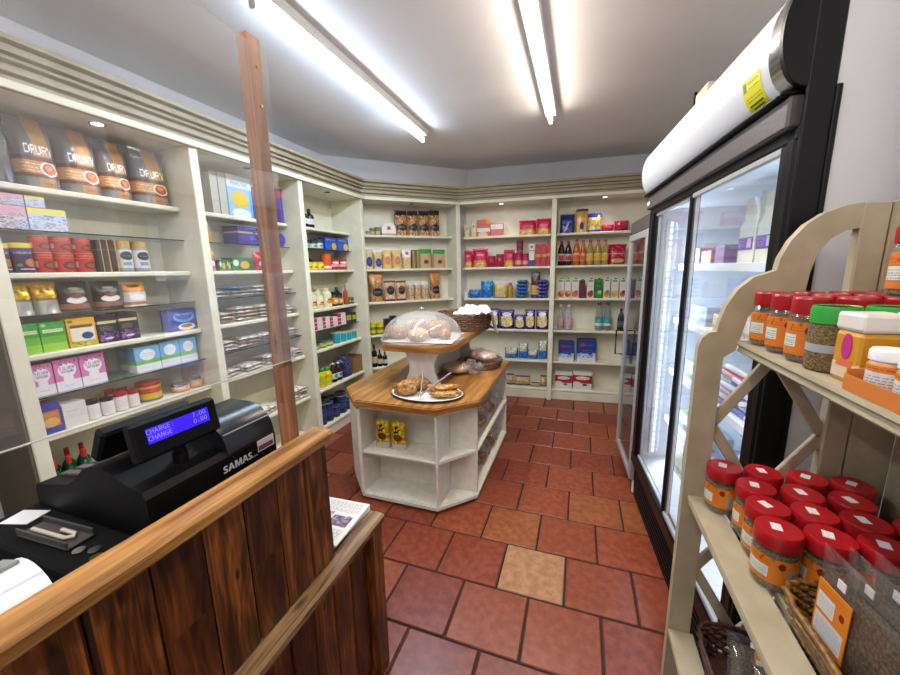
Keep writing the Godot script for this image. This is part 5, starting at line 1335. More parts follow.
func island_goods() -> void:
	var crust := bread_mat()
	var gold := triplanar(mat("golden_pastry", Color.WHITE, 0.5, 0.0, noise_tex("goldp", Color("8f5a20"), Color("d8a85a"), 0.04, 4, 1.8, 128, Color("e4c684"), 0.82)), 9.0)
	var pale := triplanar(mat("floured_bread", Color.WHITE, 0.65, 0.0, noise_tex("flour", Color("b88a58"), Color("dcc09a"), 0.03, 4, 1.6, 128)), 7.0)
	var wick := triplanar(mat("wicker_dark", Color.WHITE, 0.6, 0.0, noise_tex("wickd", Color("4a3226"), Color("9c765a"), 0.07, 3, 1.6, 128)), 6.0)
	# plate of pastries
	var px := Vector3(-0.985, 0.7585, -2.265)
	var pl := thing("serving_plate", "oval white plate with dark rim under the pastries", "plate", px)
	var m := MB.new()
	m.lathe([[0.0, 0.004], [0.2, 0.004], [0.25, 0.014], [0.265, 0.017], [0.262, 0.013], [0.2, 0.0], [0.0, 0.0]], 48, Vector3.ZERO, 1.0, 0.7)
	part(pl, "dish", m.done(), MAT.white_china)
	var rim: Array = []
	for i in 48: rim.append(Vector3(0.265 * cos(TAU * i / 48), 0.0165, 0.1855 * sin(TAU * i / 48)))
	part(pl, "rim", tubem(rim, 0.0025, 6, true), mat("dark_rim", Color("3a3a40"), 0.3))
	var pas := [[Vector3(-0.135, 0.05, 0.05), Vector3(0.088, 0.052, 0.062), 0.3, "round crusty pastry at the left of the plate"], [Vector3(-0.085, 0.05, -0.075), Vector3(0.075, 0.05, 0.055), -0.2, "round crusty pastry at the back of the plate"], [Vector3(0.05, 0.032, -0.07), Vector3(0.08, 0.028, 0.045), 0.1, "flat golden pastry in the middle of the plate"]]
	for i in pas.size():
		single("pastry", blob(pas[i][1], 11 + i, 0.26, 0.4, 18, 26), crust if i < 2 else gold, pas[i][3], "pastry", px + pas[i][0], Vector3(0, pas[i][2], 0), "pastries on the white plate")
	var fold := thing("folded_pastry", "folded golden turnover at the right of the plate", "pastry", px + Vector3(0.145, 0.012, 0.01), 0.35, "pastries on the white plate")
	part(fold, "lower_half", blob(Vector3(0.105, 0.024, 0.058), 21, 0.24, 0.3, 16, 24), gold, Vector3(0, 0.019, 0.012))
	part(fold, "upper_half", blob(Vector3(0.1, 0.022, 0.05), 22, 0.24, 0.1, 16, 24), gold, Vector3(0.0, 0.05, -0.012), Vector3(-0.2, 0.05, 0.05))
	var tongm := mat("tong_steel", Color("8c8c90"), 0.38, 0.8)
	var tg := thing("serving_tongs", "shiny metal tongs lying across the pastries", "tongs", px + Vector3(0.0, 0.03, 0.05))
	part(tg, "tong_arm", tubem([Vector3(0.0, 0.0, 0.075), Vector3(-0.01, 0.035, 0.02), Vector3(-0.03, 0.13, -0.06)], 0.006, 8), tongm)
	part(tg, "tong_arm", tubem([Vector3(0.0, 0.0, 0.075), Vector3(0.06, 0.05, 0.02), Vector3(0.17, 0.13, -0.09)], 0.006, 8), tongm)
	part(tg, "tong_hinge", blob(Vector3(0.012, 0.008, 0.012), 5, 0.0), MAT.steel, Vector3(0, 0, 0.075))
	# cake dome with buns on a paper lined tray
	var dc := Vector3(-1.175, 1.0825, -2.655)
	var tray := thing("serving_tray", "flat tray lined with white paper under the dome", "tray", dc)
	part(tray, "tray_base", bxm(Vector3(0.5, 0.008, 0.44), 0.003), mat("tray_dark", Color("55504c"), 0.3), Vector3(0.02, 0.004, 0))
	part(tray, "paper_liner", bxm(Vector3(0.53, 0.003, 0.46), 0.001), MAT.white_plastic, Vector3(0.03, 0.0098, 0), Vector3(0, 0.1, 0))
	var buns := [[-0.17, 0.09, 0.1, 0.09, 0.065, 0], [-0.04, 0.085, -0.02, 0.072, 0.085, 1], [0.03, 0.1, 0.15, 0.09, 0.055, 2], [0.1, 0.09, 0.0, 0.07, 0.085, 0], [0.21, 0.07, 0.05, 0.05, 0.045, 1], [-0.15, 0.08, -0.13, 0.065, 0.065, 2], [0.11, 0.075, -0.16, 0.07, 0.065, 0]]
	var where := ["brown bun at the left under the dome", "dark bun in the middle under the dome", "floury roll in front under the dome", "tall bun right of centre under the dome", "small pale roll at the right under the dome", "bun at the back left under the dome", "bun at the back right under the dome"]
	for i in buns.size():
		var b: Array = buns[i]
		single("bread_bun", blob(Vector3(b[3], b[4], b[3] * 0.85), 31 + i, 0.1, 0.25), [crust, crust, pale][b[5]], where[i], "bread", dc + Vector3(b[0], 0.0115 + b[4] * 0.75, b[2]), Vector3(0, i * 0.7, 0), "buns under the clear dome")
	var dm := thing("cake_dome", "cloudy plastic dome covering the buns", "cake dome", dc + Vector3(0, 0.0125, 0))
	var pf: Array = []
	for i in 15:
		var k := PI * 0.5 * i / 14.0
		pf.append([0.315 * cos(k), 0.005 + 0.205 * pow(sin(k), 0.92)])
	pf[0] = [0.315, 0.005]
	var all: Array = [[0.338, 0.0], [0.325, 0.003]] + pf
	part(dm, "cover", lathem(all, 40), MAT.dome_plastic)
	part(dm, "knob", lathem([[0.012, 0.208], [0.01, 0.22], [0.026, 0.226], [0.028, 0.234], [0.018, 0.242], [0.0, 0.244]], 18), MAT.chrome)
	# basket with cloth on the upper worktop
	var bk := Vector3(-1.0, 1.0825, -3.21)
	basket("wicker_basket", "dark oval wicker basket on the upper worktop", bk, 0.225, 0.19, 0.15, 0.9, wick, 9)
	var fn := FastNoiseLite.new(); fn.seed = 3; fn.frequency = 1.6
	for c in 2:
		var rows: Array = []
		for i in 15:
			var row: Array[Vector3] = []
			for j in 15:
				var u := i / 14.0 - 0.5; var v := j / 14.0 - 0.5
				var y := 0.13 + 0.035 * cos(u * 5.0) * cos(v * 3.0) + 0.03 * fn.get_noise_2d(u * 4 + c * 7, v * 4) - (0.16 * maxf(0.0, u - 0.28) / 0.22 if c == 1 else 0.0)
				row.append(Vector3(u * 0.22, y + 0.03 * absf(sin(v * 6.0 + c)), v * 0.27))
			rows.append(row)
		var mm := MB.new(); mm.grid(rows, false, Vector3(0, -5, 0))
		single("paper_cloth", mm.done(), mat("napkin", Color("e9e7ea"), 0.8), ["white crumpled paper in the middle of the basket", "white crumpled paper hanging over the basket's right rim"][c], "cloth", bk + Vector3(0.06 + c * 0.14, 0.03, 0.03 + c * 0.03), Vector3(0.1, 0.4 * c, 0.0), "papers in the wicker basket")
	single("bread_roll", blob(Vector3(0.1, 0.05, 0.06), 51, 0.1), crust, "brown loaf in the wicker basket between the papers", "bread", bk + Vector3(0.12, 0.12, 0.07), Vector3(0, 0.4, 0.2))
	# wrapped loaves on the lower worktop
	var bw := Vector3(-0.80, 0.7585, -3.13)
	basket("bread_basket", "shallow round wicker basket on the lower worktop", bw, 0.15, 0.17, 0.06, 1.0, wick, 5)
	var lb := [[Vector3(-0.05, 0.1, -0.04), Vector3(0.09, 0.04, 0.08), 0.3, "wrapped flatbread at the left of the round basket"], [Vector3(0.05, 0.105, 0.07), Vector3(0.1, 0.042, 0.075), -0.2, "wrapped flatbread at the right of the round basket"]]
	var flat := triplanar(mat("flatbread", Color.WHITE, 0.6, 0.0, noise_tex("flatb", Color("b98a74"), Color("e0c4b0"), 0.03, 4, 1.5, 128, Color("9a6a98"), 0.82)), 7.0)
	for i in 2:
		var lo := thing("wrapped_loaf", lb[i][3], "bread", bw + lb[i][0], lb[i][2], "wrapped loaves on the island")
		part(lo, "loaf", blob(lb[i][1], 61 + i, 0.14), flat)
		part(lo, "plastic_wrap", blob(lb[i][1] * 1.1 + Vector3(0.006, 0.006, 0.006), 71 + i, 0.3), MAT.bag_film)
	var l3 := thing("wrapped_loaf", "long loaf in a knotted clear bag behind the pedestal", "bread", Vector3(-0.955, 0.805, -2.84), 0.15, "wrapped loaves on the island")
	part(l3, "loaf", blob(Vector3(0.115, 0.042, 0.09), 65, 0.1, 0.1), pale)
	part(l3, "plastic_wrap", blob(Vector3(0.122, 0.047, 0.1), 75, 0.22, 0.1), MAT.bag_film)
	part(l3, "knotted_end", blob(Vector3(0.07, 0.05, 0.06), 77, 0.7, 0.0, 14, 22), MAT.bag_film, Vector3(0.15, 0.01, 0.03))
	# gold foil bags in the front niche
	kind("gold_snack_bag", "bag", 0.06, [["b", "b8920e"], ["r", 0, 0.78, 1, 1, "c9c4b8"], ["e", 0.45, 0.3, 0.26, 0.12, "4a2a1c"], ["s", 0, 0, 1, 0.8, "dcb82a", 40, 8], ["e", 0.55, 0.56, 0.3, 0.12, "6a451c"]], {"rough": 0.22, "metal": 0.3})
	for i in 2:
		var g: Node3D = K["gold_snack_bag"].node.duplicate()
		g.name = numbered("gold_snack_bag"); add_child(g, true)
		g.position = Vector3(-1.29 + i * 0.125, 0.3765, -2.15); g.scale = Vector3(0.118, 0.205, 0.06)
		tag(g, ["gold foil snack bag, left of two in the island niche", "gold foil snack bag, right of two in the island niche"][i], "bag", "gold bags in the island niche")
	# bread bags on the island's open side
	var spots := [[0.4, 0.0, 0.376], [0.12, 0.1, 0.376], [-0.16, 0.0, 0.376], [0.4, 0.0, 0.056], [0.12, 0.05, 0.056], [-0.16, 0.0, 0.056]]
	var bl := ["nearest bag of rolls on the island's side shelf", "middle bag of rolls on the island's side shelf", "farthest bag of rolls on the island's side shelf", "nearest bag of rolls on the island's base board", "middle bag of rolls on the island's base board", "farthest bag of rolls on the island's base board"]
	for i in spots.size():
		var s: Array = spots[i]
		var o := thing("bag_of_rolls", bl[i], "bread", Vector3(-0.745, s[2] + 0.002, -2.85 + s[0]), 0.0, "bagged rolls in the island")
		for k in 3:
			part(o, "roll", blob(Vector3(0.055, 0.045, 0.06), 81 + i * 3 + k, 0.15), pale if k != 1 else crust, Vector3([-0.03, 0.035, 0.0][k], [0.05, 0.052, 0.12][k], [-0.04, 0.045, 0.0][k]))
		part(o, "plastic_wrap", blob(Vector3(0.1, 0.09, 0.12), 91 + i, 0.3, 0.1), MAT.bag_film, Vector3(0, 0.088, 0))

# ---------------------------------------------------------------- rack goods
func spice_jar_kinds() -> void:
	var herb := triplanar(mat("dried_herbs", Color.WHITE, 0.8, 0.0, noise_tex("herbs", Color("3d2c14"), Color("8a744a"), 0.12, 3, 2.2, 128)), 14.0)
	MAT["clear_plastic"] = pane("jar_plastic", Color(0.92, 0.92, 0.9), 0.04, 0.0)
	var lab := mat("spice_label", Color.WHITE, 0.45, 0.0, paint("spice_label", 128, 96, [["b", "cf7416"], ["s", 0, 0.4, 1, 0.52, "c05a14", 20, 5], ["t", 0.3, 0.44, 0.7, 0.52, "a83a14", 2], ["e", 0.78, 0.5, 0.05, 0.06, "6a1c10"], ["r", 0.24, 0.56, 0.62, 0.78, "5a6a50"], ["r", 0.25, 0.57, 0.61, 0.77, "d2d2ca"], ["t", 0.27, 0.6, 0.58, 0.75, "5a6458", 4], ["r", 0.86, 0.56, 1.0, 0.8, "a89c90"], ["t", 0.87, 0.58, 0.99, 0.78, "6a625c", 6]]))
	lab.uv1_scale = Vector3(1, 1, 1)
	var red := mat("red_lid", Color("a3141b"), 0.3)
	# wide jar, unit sized
	var J := Node3D.new()
	part(J, "herbs", lathem([[0.0, 0.02], [0.4, 0.02], [0.45, 0.06], [0.45, 0.66], [0.0, 0.68]], 18), herb)
	part(J, "jar", lathem([[0.0, 0.0], [0.44, 0.0], [0.48, 0.04], [0.48, 0.68], [0.44, 0.76]], 20), MAT.clear_plastic)
	part(J, "label", lathem([[0.484, 0.16], [0.486, 0.162], [0.486, 0.60], [0.484, 0.602]], 20), lab)
	part(J, "lid", lathem([[0.44, 0.74], [0.49, 0.745], [0.5, 0.76], [0.5, 0.96], [0.47, 1.0], [0.0, 1.0]], 24), red)
	K["spice_jar"] = {"node": J}
	var S := Node3D.new()
	part(S, "spice", lathem([[0.0, 0.02], [0.42, 0.02], [0.46, 0.06], [0.46, 0.62], [0.0, 0.66]], 16), herb)
	part(S, "jar", lathem([[0.0, 0.0], [0.44, 0.0], [0.5, 0.05], [0.5, 0.68], [0.42, 0.76]], 18), MAT.clear_plastic)
	part(S, "label", lathem([[0.504, 0.12], [0.506, 0.122], [0.506, 0.62], [0.504, 0.622]], 18), lab)
	part(S, "lid", lathem([[0.42, 0.74], [0.47, 0.745], [0.48, 0.76], [0.48, 0.97], [0.45, 1.0], [0.0, 1.0]], 20), red)
	K["slim_spice_jar"] = {"node": S}
	var G := Node3D.new()
	part(G, "body", lathem([[0.0, 0.0], [0.46, 0.0], [0.5, 0.03], [0.5, 0.7], [0.47, 0.74], [0.0, 0.75]], 16), herb)
	part(G, "label", lathem([[0.504, 0.3], [0.506, 0.302], [0.506, 0.42], [0.504, 0.422]], 16), mat("grey_label", Color("9aa0a0"), 0.5))
	part(G, "lid", lathem([[0.47, 0.73], [0.51, 0.74], [0.51, 0.95], [0.48, 1.0], [0.44, 0.97], [0.0, 0.97]], 18), mat("green_lid", Color("2f9a34"), 0.3))
	part(G, "lid_insert", lathem([[0.42, 0.971], [0.42, 0.985], [0.0, 0.99]], 14), MAT.black_matte)
	K["green_lid_spice"] = {"node": G}
	var W := Node3D.new()
	part(W, "body", lathem([[0.0, 0.0], [0.46, 0.0], [0.5, 0.05], [0.5, 0.66], [0.4, 0.76], [0.0, 0.76]], 14), mat("little_label", Color.WHITE, 0.5, 0.0, paint("little_label", 64, 64, [["b", "d9d6d2"], ["r", 0, 0.3, 1, 0.5, "d07a2a"], ["t", 0.15, 0.36, 0.85, 0.46, "7a3a14", 1], ["t", 0.1, 0.55, 0.9, 0.92, "77716c", 6]])))
	part(W, "lid", lathem([[0.4, 0.75], [0.5, 0.76], [0.5, 0.95], [0.46, 1.0], [0.0, 1.0]], 16), MAT.white_plastic)
	K["white_lid_spice"] = {"node": W}
	var Q := Node3D.new()
	part(Q, "body", bxm(Vector3(1, 0.74, 1), 0.06), mat("turmeric", Color("c48a1e"), 0.4), Vector3(0, 0.37, 0))
	part(Q, "pale_base", bxm(Vector3(1.01, 0.3, 1.01), 0.05), mat("pale_print", Color("cdb79a"), 0.5), Vector3(0, 0.17, 0))
	part(Q, "round_badge", lathem([[0.0, 0.0], [0.19, 0.0], [0.19, 0.012], [0.0, 0.014]], 18), mat("magenta", Color("b8247a"), 0.4), Vector3(-0.506, 0.52, 0.02), Vector3(0, 0, PI / 2))
	part(Q, "orange_strip", bxm(Vector3(0.01, 0.1, 0.6), 0.0), mat("orange_print", Color("d06a3a"), 0.5), Vector3(-0.508, 0.28, 0))
	part(Q, "lid", bxm(Vector3(1.04, 0.25, 1.04), 0.04), mat("milky_lid", Color("dcd8d0"), 0.35), Vector3(0, 0.875, 0))
	K["square_spice_tub"] = {"node": Q}

func rput(k: String, at: Vector3, s: Vector3, label: String, cat: String, group: String, turn := 0.0) -> Node3D:
	var o: Node3D = K[k].node.duplicate()
	o.name = numbered(k); add_child(o, true)
	o.position = at; o.scale = s; o.rotation.y = turn
	tag(o, label, cat, group)
	return o

func rack_goods() -> void:
	spice_jar_kinds()
	var sticker := mat("price_sticker", Color("d9d6d2"), 0.6)
	# wide red-lidded jars on the waist-high shelf
	var J := [[0.366, -1.028], [0.446, -1.027], [0.53, -1.025], [0.612, -1.021], [0.403, -0.95], [0.487, -0.948], [0.57, -0.945], [0.395, -0.873], [0.473, -0.874], [0.551, -0.871], [0.632, -0.869], [0.383, -0.797], [0.461, -0.798], [0.539, -0.796], [0.62, -0.793]]
	var rown := ["farthest", "farthest", "farthest", "farthest", "second", "second", "second", "third", "third", "third", "third", "nearest", "nearest", "nearest", "nearest"]
	var cnt := {}
	for i in J.size():
		var q: Array = J[i]
		cnt[rown[i]] = cnt.get(rown[i], 0) + 1
		var lab := "wide red-lidded herb jar, %s from the aisle in the %s row" % [ORD[cnt[rown[i]] - 1], rown[i]]
		var o := rput("spice_jar", Vector3(q[0], 1.0006, q[1]), Vector3(0.075, 0.118, 0.075), lab, "jar", "wide herb jars on the rack", -1.15 + rng.randf_range(-0.4, 0.4))
		part(o, "price_sticker", bxm(Vector3(0.22, 0.004, 0.3), 0.0), sticker, Vector3(-0.05, 1.002, 0.03), Vector3(0, rng.randf_range(0.6, 1.6), 0), "small white price sticker")
	# slim jars on the top shelf
	for i in 3:
		for j in 4:
			var lab := "slim red-lidded spice jar, %s from the aisle, %s" % [ORD[j], ["beside the arched side", "middle row", "beside the green-lidded tubs"][i]]
			rput("slim_spice_jar", Vector3(0.408 + j * 0.066, 1.4356, -1.02 + i * 0.079), Vector3(0.058, 0.122, 0.058), lab, "jar", "slim spice jars on the top shelf", -1.1 + rng.randf_range(-0.3, 0.3))
	for j in 3:
		rput("green_lid_spice", Vector3(0.412 + j * 0.072, 1.4356, -0.797), Vector3(0.062, 0.112, 0.062), "green-lidded herb tub, %s from the aisle on the top shelf" % ORD[j], "tub", "green-lidded tubs", -1.2)
	for i in 2:
		rput("square_spice_tub", Vector3(0.42 + i * 0.068, 1.4356, -0.724), Vector3(0.054, 0.108, 0.054), ["square white-lidded spice tub with pink badge, nearest the aisle", "square white-lidded spice tub standing behind the other"][i], "tub", "square spice tubs", 0.05)
	var tr := thing("orange_tray", "orange card tray holding little white-lidded jars", "tray", Vector3(0.43, 1.4355, -0.60))
	part(tr, "tray_base", bxm(Vector3(0.11, 0.003, 0.165), 0.0), mat("orange_card", Color("c8742a"), 0.6), Vector3(0, 0.0015, 0))
	for s in [-1.0, 1.0]:
		part(tr, "tray_side", bxm(Vector3(0.002, 0.022, 0.165), 0.0), mat("orange_card", Color("c8742a"), 0.6), Vector3(s * 0.055, 0.012, 0))
		part(tr, "tray_end", bxm(Vector3(0.108, 0.03, 0.002), 0.0), mat("orange_card", Color("c8742a"), 0.6), Vector3(0, 0.016, s * 0.082))
	for i in 3:
		for j in 2:
			rput("white_lid_spice", Vector3(0.405 + j * 0.05, 1.4388, -0.652 + i * 0.052), Vector3(0.046, 0.064, 0.046), "little white-lidded jar, %s from the arch, %s row of tray" % [ORD[i], ["front", "rear"][j]], "jar", "little jars in the orange tray", -1.2)
	rput("slim_spice_jar", Vector3(0.538, 1.5582, -0.862), Vector3(0.058, 0.122, 0.058), "slim red-lidded spice jar stacked on top of the others", "jar", "slim spice jars on the top shelf", -1.2)
	# baskets of herb packets
	var wl := triplanar(mat("wicker_honey", Color.WHITE, 0.5, 0.0, noise_tex("wickh", Color("4a2e12"), Color("9a6c2e"), 0.07, 3, 1.7, 128)), 8.0)
	var wd := triplanar(mat("wicker_plum", Color.WHITE, 0.5, 0.0, noise_tex("wickp", Color("2c1712"), Color("5a3428"), 0.07, 3, 1.6, 128)), 8.0)
	basket("packet_basket", "honey wicker basket of herb packets on the waist-high shelf", Vector3(0.5, 1.001, -0.60), 0.12, 0.128, 0.05, 0.35, wl, 6)
	basket("low_packet_basket", "dark wicker basket of packets on the low shelf", Vector3(0.495, 0.561, -0.85), 0.13, 0.175, 0.07, 0.3, wd, 7)
	var seeds := triplanar(mat("packet_seeds", Color.WHITE, 0.6, 0.0, noise_tex("seedt", Color("2a1e12"), Color("6e5a3c"), 0.1, 3, 2.0, 128)), 12.0)
	var plab := mat("packet_label", Color.WHITE, 0.45, 0.0, paint("packet_label", 64, 96, [["b", "d0781a"], ["t", 0.1, 0.06, 0.9, 0.2, "a83a14", 2], ["e", 0.8, 0.3, 0.08, 0.06, "7a1c10"], ["r", 0.06, 0.2, 0.6, 0.5, "cfd0cc"], ["t", 0.1, 0.24, 0.56, 0.46, "5a605c", 5], ["r", 0.06, 0.56, 0.94, 0.94, "c9cac8"], ["t", 0.1, 0.6, 0.9, 0.9, "6a6e6c", 8]]))
	if not PROTO.has("pillow0"): PROTO["pillow0"] = bagm("pillow", 3)
	var pm: ArrayMesh = PROTO["pillow0"]
	var pb := MB.new(); pb.printed_box(0.06, 0.1, 0.0015)
	var plm := pb.done()
	for b in 2:
		for i in (7 if b == 0 else 4):
			var nm := "%s herb packet from the arch in the %s basket" % [ORD[i], "honey wicker" if b == 0 else "dark low"]
			var o := thing("herb_packet", "clear " + nm, "packet", (Vector3(0.402 + i * 0.031, 1.012, -0.60) if b == 0 else Vector3(0.46 + 0.04 * (i % 2), 0.60 + i * 0.03, -0.87 + i * 0.08)), 0.0, "herb packets in the baskets")
			if b == 0: o.rotation = Vector3(0.0, -PI / 2 + 0.12, 0.0)
			else: o.rotation = Vector3(-1.4, 0.12 * (i % 2) - 0.3, 0)
			var c := part(o, "contents", pm, seeds); c.scale = Vector3(0.16, 0.135, 0.022)
			var f := part(o, "plastic_wrap", pm, MAT.film); f.scale = Vector3(0.175, 0.165, 0.027)
			if i == 0 or b == 1:
				part(o, "label", plm, plab, Vector3(-0.035 if b == 0 else 0.0, 0.02, 0.0155))
			part(o, "price_sticker", bxm(Vector3(0.014, 0.014, 0.0015), 0.0), sticker, Vector3(-0.03, 0.135, 0.0125))

# ---------------------------------------------------------------- fridge goods
func cabinet_goods() -> void:
	var fr := get_node("display_fridge") as Node3D
	var T := fr.transform
	var ang := fr.rotation.y
	# milk bottles with moulded handles
	var milk := mat("milk_plastic", Color("e2e6d2"), 0.35)
	for i in 2:
		var o := thing("milk_bottle", ["tall plastic milk bottle nearest the fridge's black post", "tall plastic milk bottle second from the black post", "tall plastic milk bottle far from the black post"][i], "milk", T * Vector3([0.225, 0.085, -0.34][i], 1.6215, -0.24), ang, "milk bottles in the fridge")
		var body := PackedVector2Array([Vector2(-0.055, 0), Vector2(0.055, 0), Vector2(0.058, 0.02), Vector2(0.058, 0.14), Vector2(0.05, 0.19), Vector2(0.022, 0.225), Vector2(0.02, 0.235), Vector2(-0.02, 0.235), Vector2(-0.022, 0.225), Vector2(-0.03, 0.215), Vector2(-0.03, 0.16), Vector2(-0.058, 0.135), Vector2(-0.058, 0.02)])
		part(o, "body", prismm(body, -0.055, 0.055), milk)
		part(o, "handle", tubem([Vector3(-0.024, 0.222, 0), Vector3(-0.05, 0.21, 0), Vector3(-0.056, 0.18, 0), Vector3(-0.054, 0.13, 0)], 0.011, 8), milk)
		part(o, "cap", lathem([[0.022, 0.0], [0.022, 0.022], [0.0, 0.023]], 14), mat("milk_cap", Color("d8dcd8"), 0.4), Vector3(0, 0.235, 0))
		o.scale = Vector3(1.1, 1.1, 1.05)
		var lm := MB.new(); lm.printed_box(0.1, 0.045, 0.002)
		part(o, "label", lm.done(), mat("milk_label", Color.WHITE, 0.5, 0.0, paint("milk_label", 64, 32, [["b", "4a22a0"], ["t", 0.1, 0.2, 0.5, 0.8, "d8d0f0", 3], ["r", 0.64, 0.12, 0.94, 0.88, "c4bccc"]])), Vector3(-0.005, 0.05, 0.0572))
	var gp := [
		["purple_carton", -0.2, 1.62, 0.09, 0.09, 0.1, "5a2a7a", "d8c8e0", "purple carton on the fridge's top shelf"], ["red_dessert_pot", -0.36, 1.62, 0.14, 0.07, 0.1, "b03a5a", "d8b8c0", "pink dessert pack on the fridge's top shelf"],
		["dessert_pack", -0.54, 1.62, 0.16, 0.09, 0.12, "c9a078", "e0d4c8", "tan dessert pack at the far end, top shelf"],
		["cheese_pack", 0.28, 1.30, 0.18, 0.06, 0.12, "c8c0b4", "e6e2da", "pale cheese pack, third fridge shelf, near end"], ["cheese_pack", 0.08, 1.30, 0.16, 0.09, 0.12, "b8a080", "d8d4d8", "tan cheese pack, third fridge shelf"], ["butter_tub", -0.12, 1.30, 0.14, 0.08, 0.12, "c8b04a", "e0d8b8", "yellow butter tub, third fridge shelf"], ["yogurt_pack", -0.38, 1.30, 0.18, 0.1, 0.12, "c8ccd4", "8a9ac0", "white yogurt pack, third fridge shelf, far end"],
		["yogurt_pack", -0.19, 0.98, 0.17, 0.09, 0.12, "a8b4c8", "d8dce4", "blue-grey yogurt pack, second fridge shelf"], ["salad_tub", -0.4, 0.98, 0.18, 0.1, 0.12, "7a9a6a", "d4dcc8", "green salad tub, second fridge shelf, far end"],
		["butter_tub", 0.06, 0.66, 0.16, 0.09, 0.12, "4a6aa8", "d8dce8", "blue butter tub, lowest fridge shelf"], ["yogurt_pack", -0.2, 0.66, 0.18, 0.1, 0.12, "c4c8d0", "9ab0c8", "white yogurt pack, lowest fridge shelf"], ["salad_tub", -0.44, 0.66, 0.16, 0.1, 0.12, "90a878", "dce0d0", "green salad tub, lowest fridge shelf"],
		["egg_box", -0.48, 0.352, 0.16, 0.13, 0.2, "b0a488", "c8d0a8", "lower egg box on the fridge floor"], ["egg_box", -0.48, 0.483, 0.16, 0.12, 0.2, "c0a08c", "d0c8b0", "upper egg box on the fridge floor"], ["egg_box", 0.3, 0.352, 0.2, 0.12, 0.2, "b8a888", "d4ccb0", "egg box on the fridge floor, near end"]]
	for g in gp:
		var key := "fg_%s_%s" % [g[6], g[7]]
		var pm := mat(key, Color.WHITE, 0.4, 0.0, paint("shared_pack", 48, 32, [["b", "ffffff"], ["r", 0.0, 0.62, 1, 0.82, "c0c0c8"], ["t", 0.12, 0.15, 0.88, 0.5, "8a8a90", 3], ["s", 0.1, 0.6, 0.9, 0.95, "b0a8a8", 14, 5]]))
		pm.albedo_color = Color(g[6]).lerp(Color(g[7]), 0.35)
		var m := MB.new(); m.printed_box(g[3], g[4], g[5])
		var o := single(g[0], m.done(), pm, g[8], "packet", T * Vector3(g[1], g[2] + 0.0008, -0.2), Vector3(0, ang + rng.randf_range(-0.06, 0.06), 0), "packs in the fridge")
		o.set_meta("group", "packs in the fridge")
	# piles of flat packs behind the near door
	var cols := ["c9ccd8", "b03a4a", "d8d8dc", "4a62b8", "d4d0d8", "8a4a7a", "d0d4dc"]
	for s in 4:
		for k in (7 if s != 2 else 4):
			var y: float = [0.98, 0.66, 1.30, 0.98][s]
			var pm := mat("flat_" + cols[(k + s) % 7], Color(cols[(k + s) % 7]), 0.3)
			var key := "flatpack"
			if not PROTO.has(key): PROTO[key] = bxm(Vector3(0.24, 0.026, 0.2), 0.008)
			var ord: String = "top" if k == (6 if s != 2 else 3) else ["bottom", "second", "third", "fourth", "fifth", "sixth"][k]
			var o := thing("flat_food_pack", "flat food pack, %s of the %s fridge shelf" % [ord, ["near pile on the second", "pile on the lowest", "pile on the third", "far pile on the second"][s]], "packet", T * Vector3([0.33, 0.33, 0.5, 0.07][s] + rng.randf_range(-0.012, 0.012), y + 0.0008 + k * 0.027, -0.30 + rng.randf_range(-0.012, 0.012)), ang + rng.randf_range(-0.08, 0.08), "flat packs in the fridge")
			part(o, "pack", PROTO[key], pm, Vector3(0, 0.0134, 0))
			part(o, "print_band", bxm(Vector3(0.11, 0.02, 0.202), 0.004), mat("flat_" + cols[(k * 3 + s + 2) % 7], Color(cols[(k * 3 + s + 2) % 7]), 0.3), Vector3(-0.03 + 0.05 * (k % 3), 0.0134, 0))

func odds() -> void:
	# broom handle leaning by the dark door
	single("broom_handle", tubem([Vector3(0, 0, 0), Vector3(-0.12, 1.25, -0.03)], 0.014, 8), MAT.brown_post, "bare wooden broom handle leaning by the dark door", "broom", Vector3(-2.42, 0.003, -0.62))

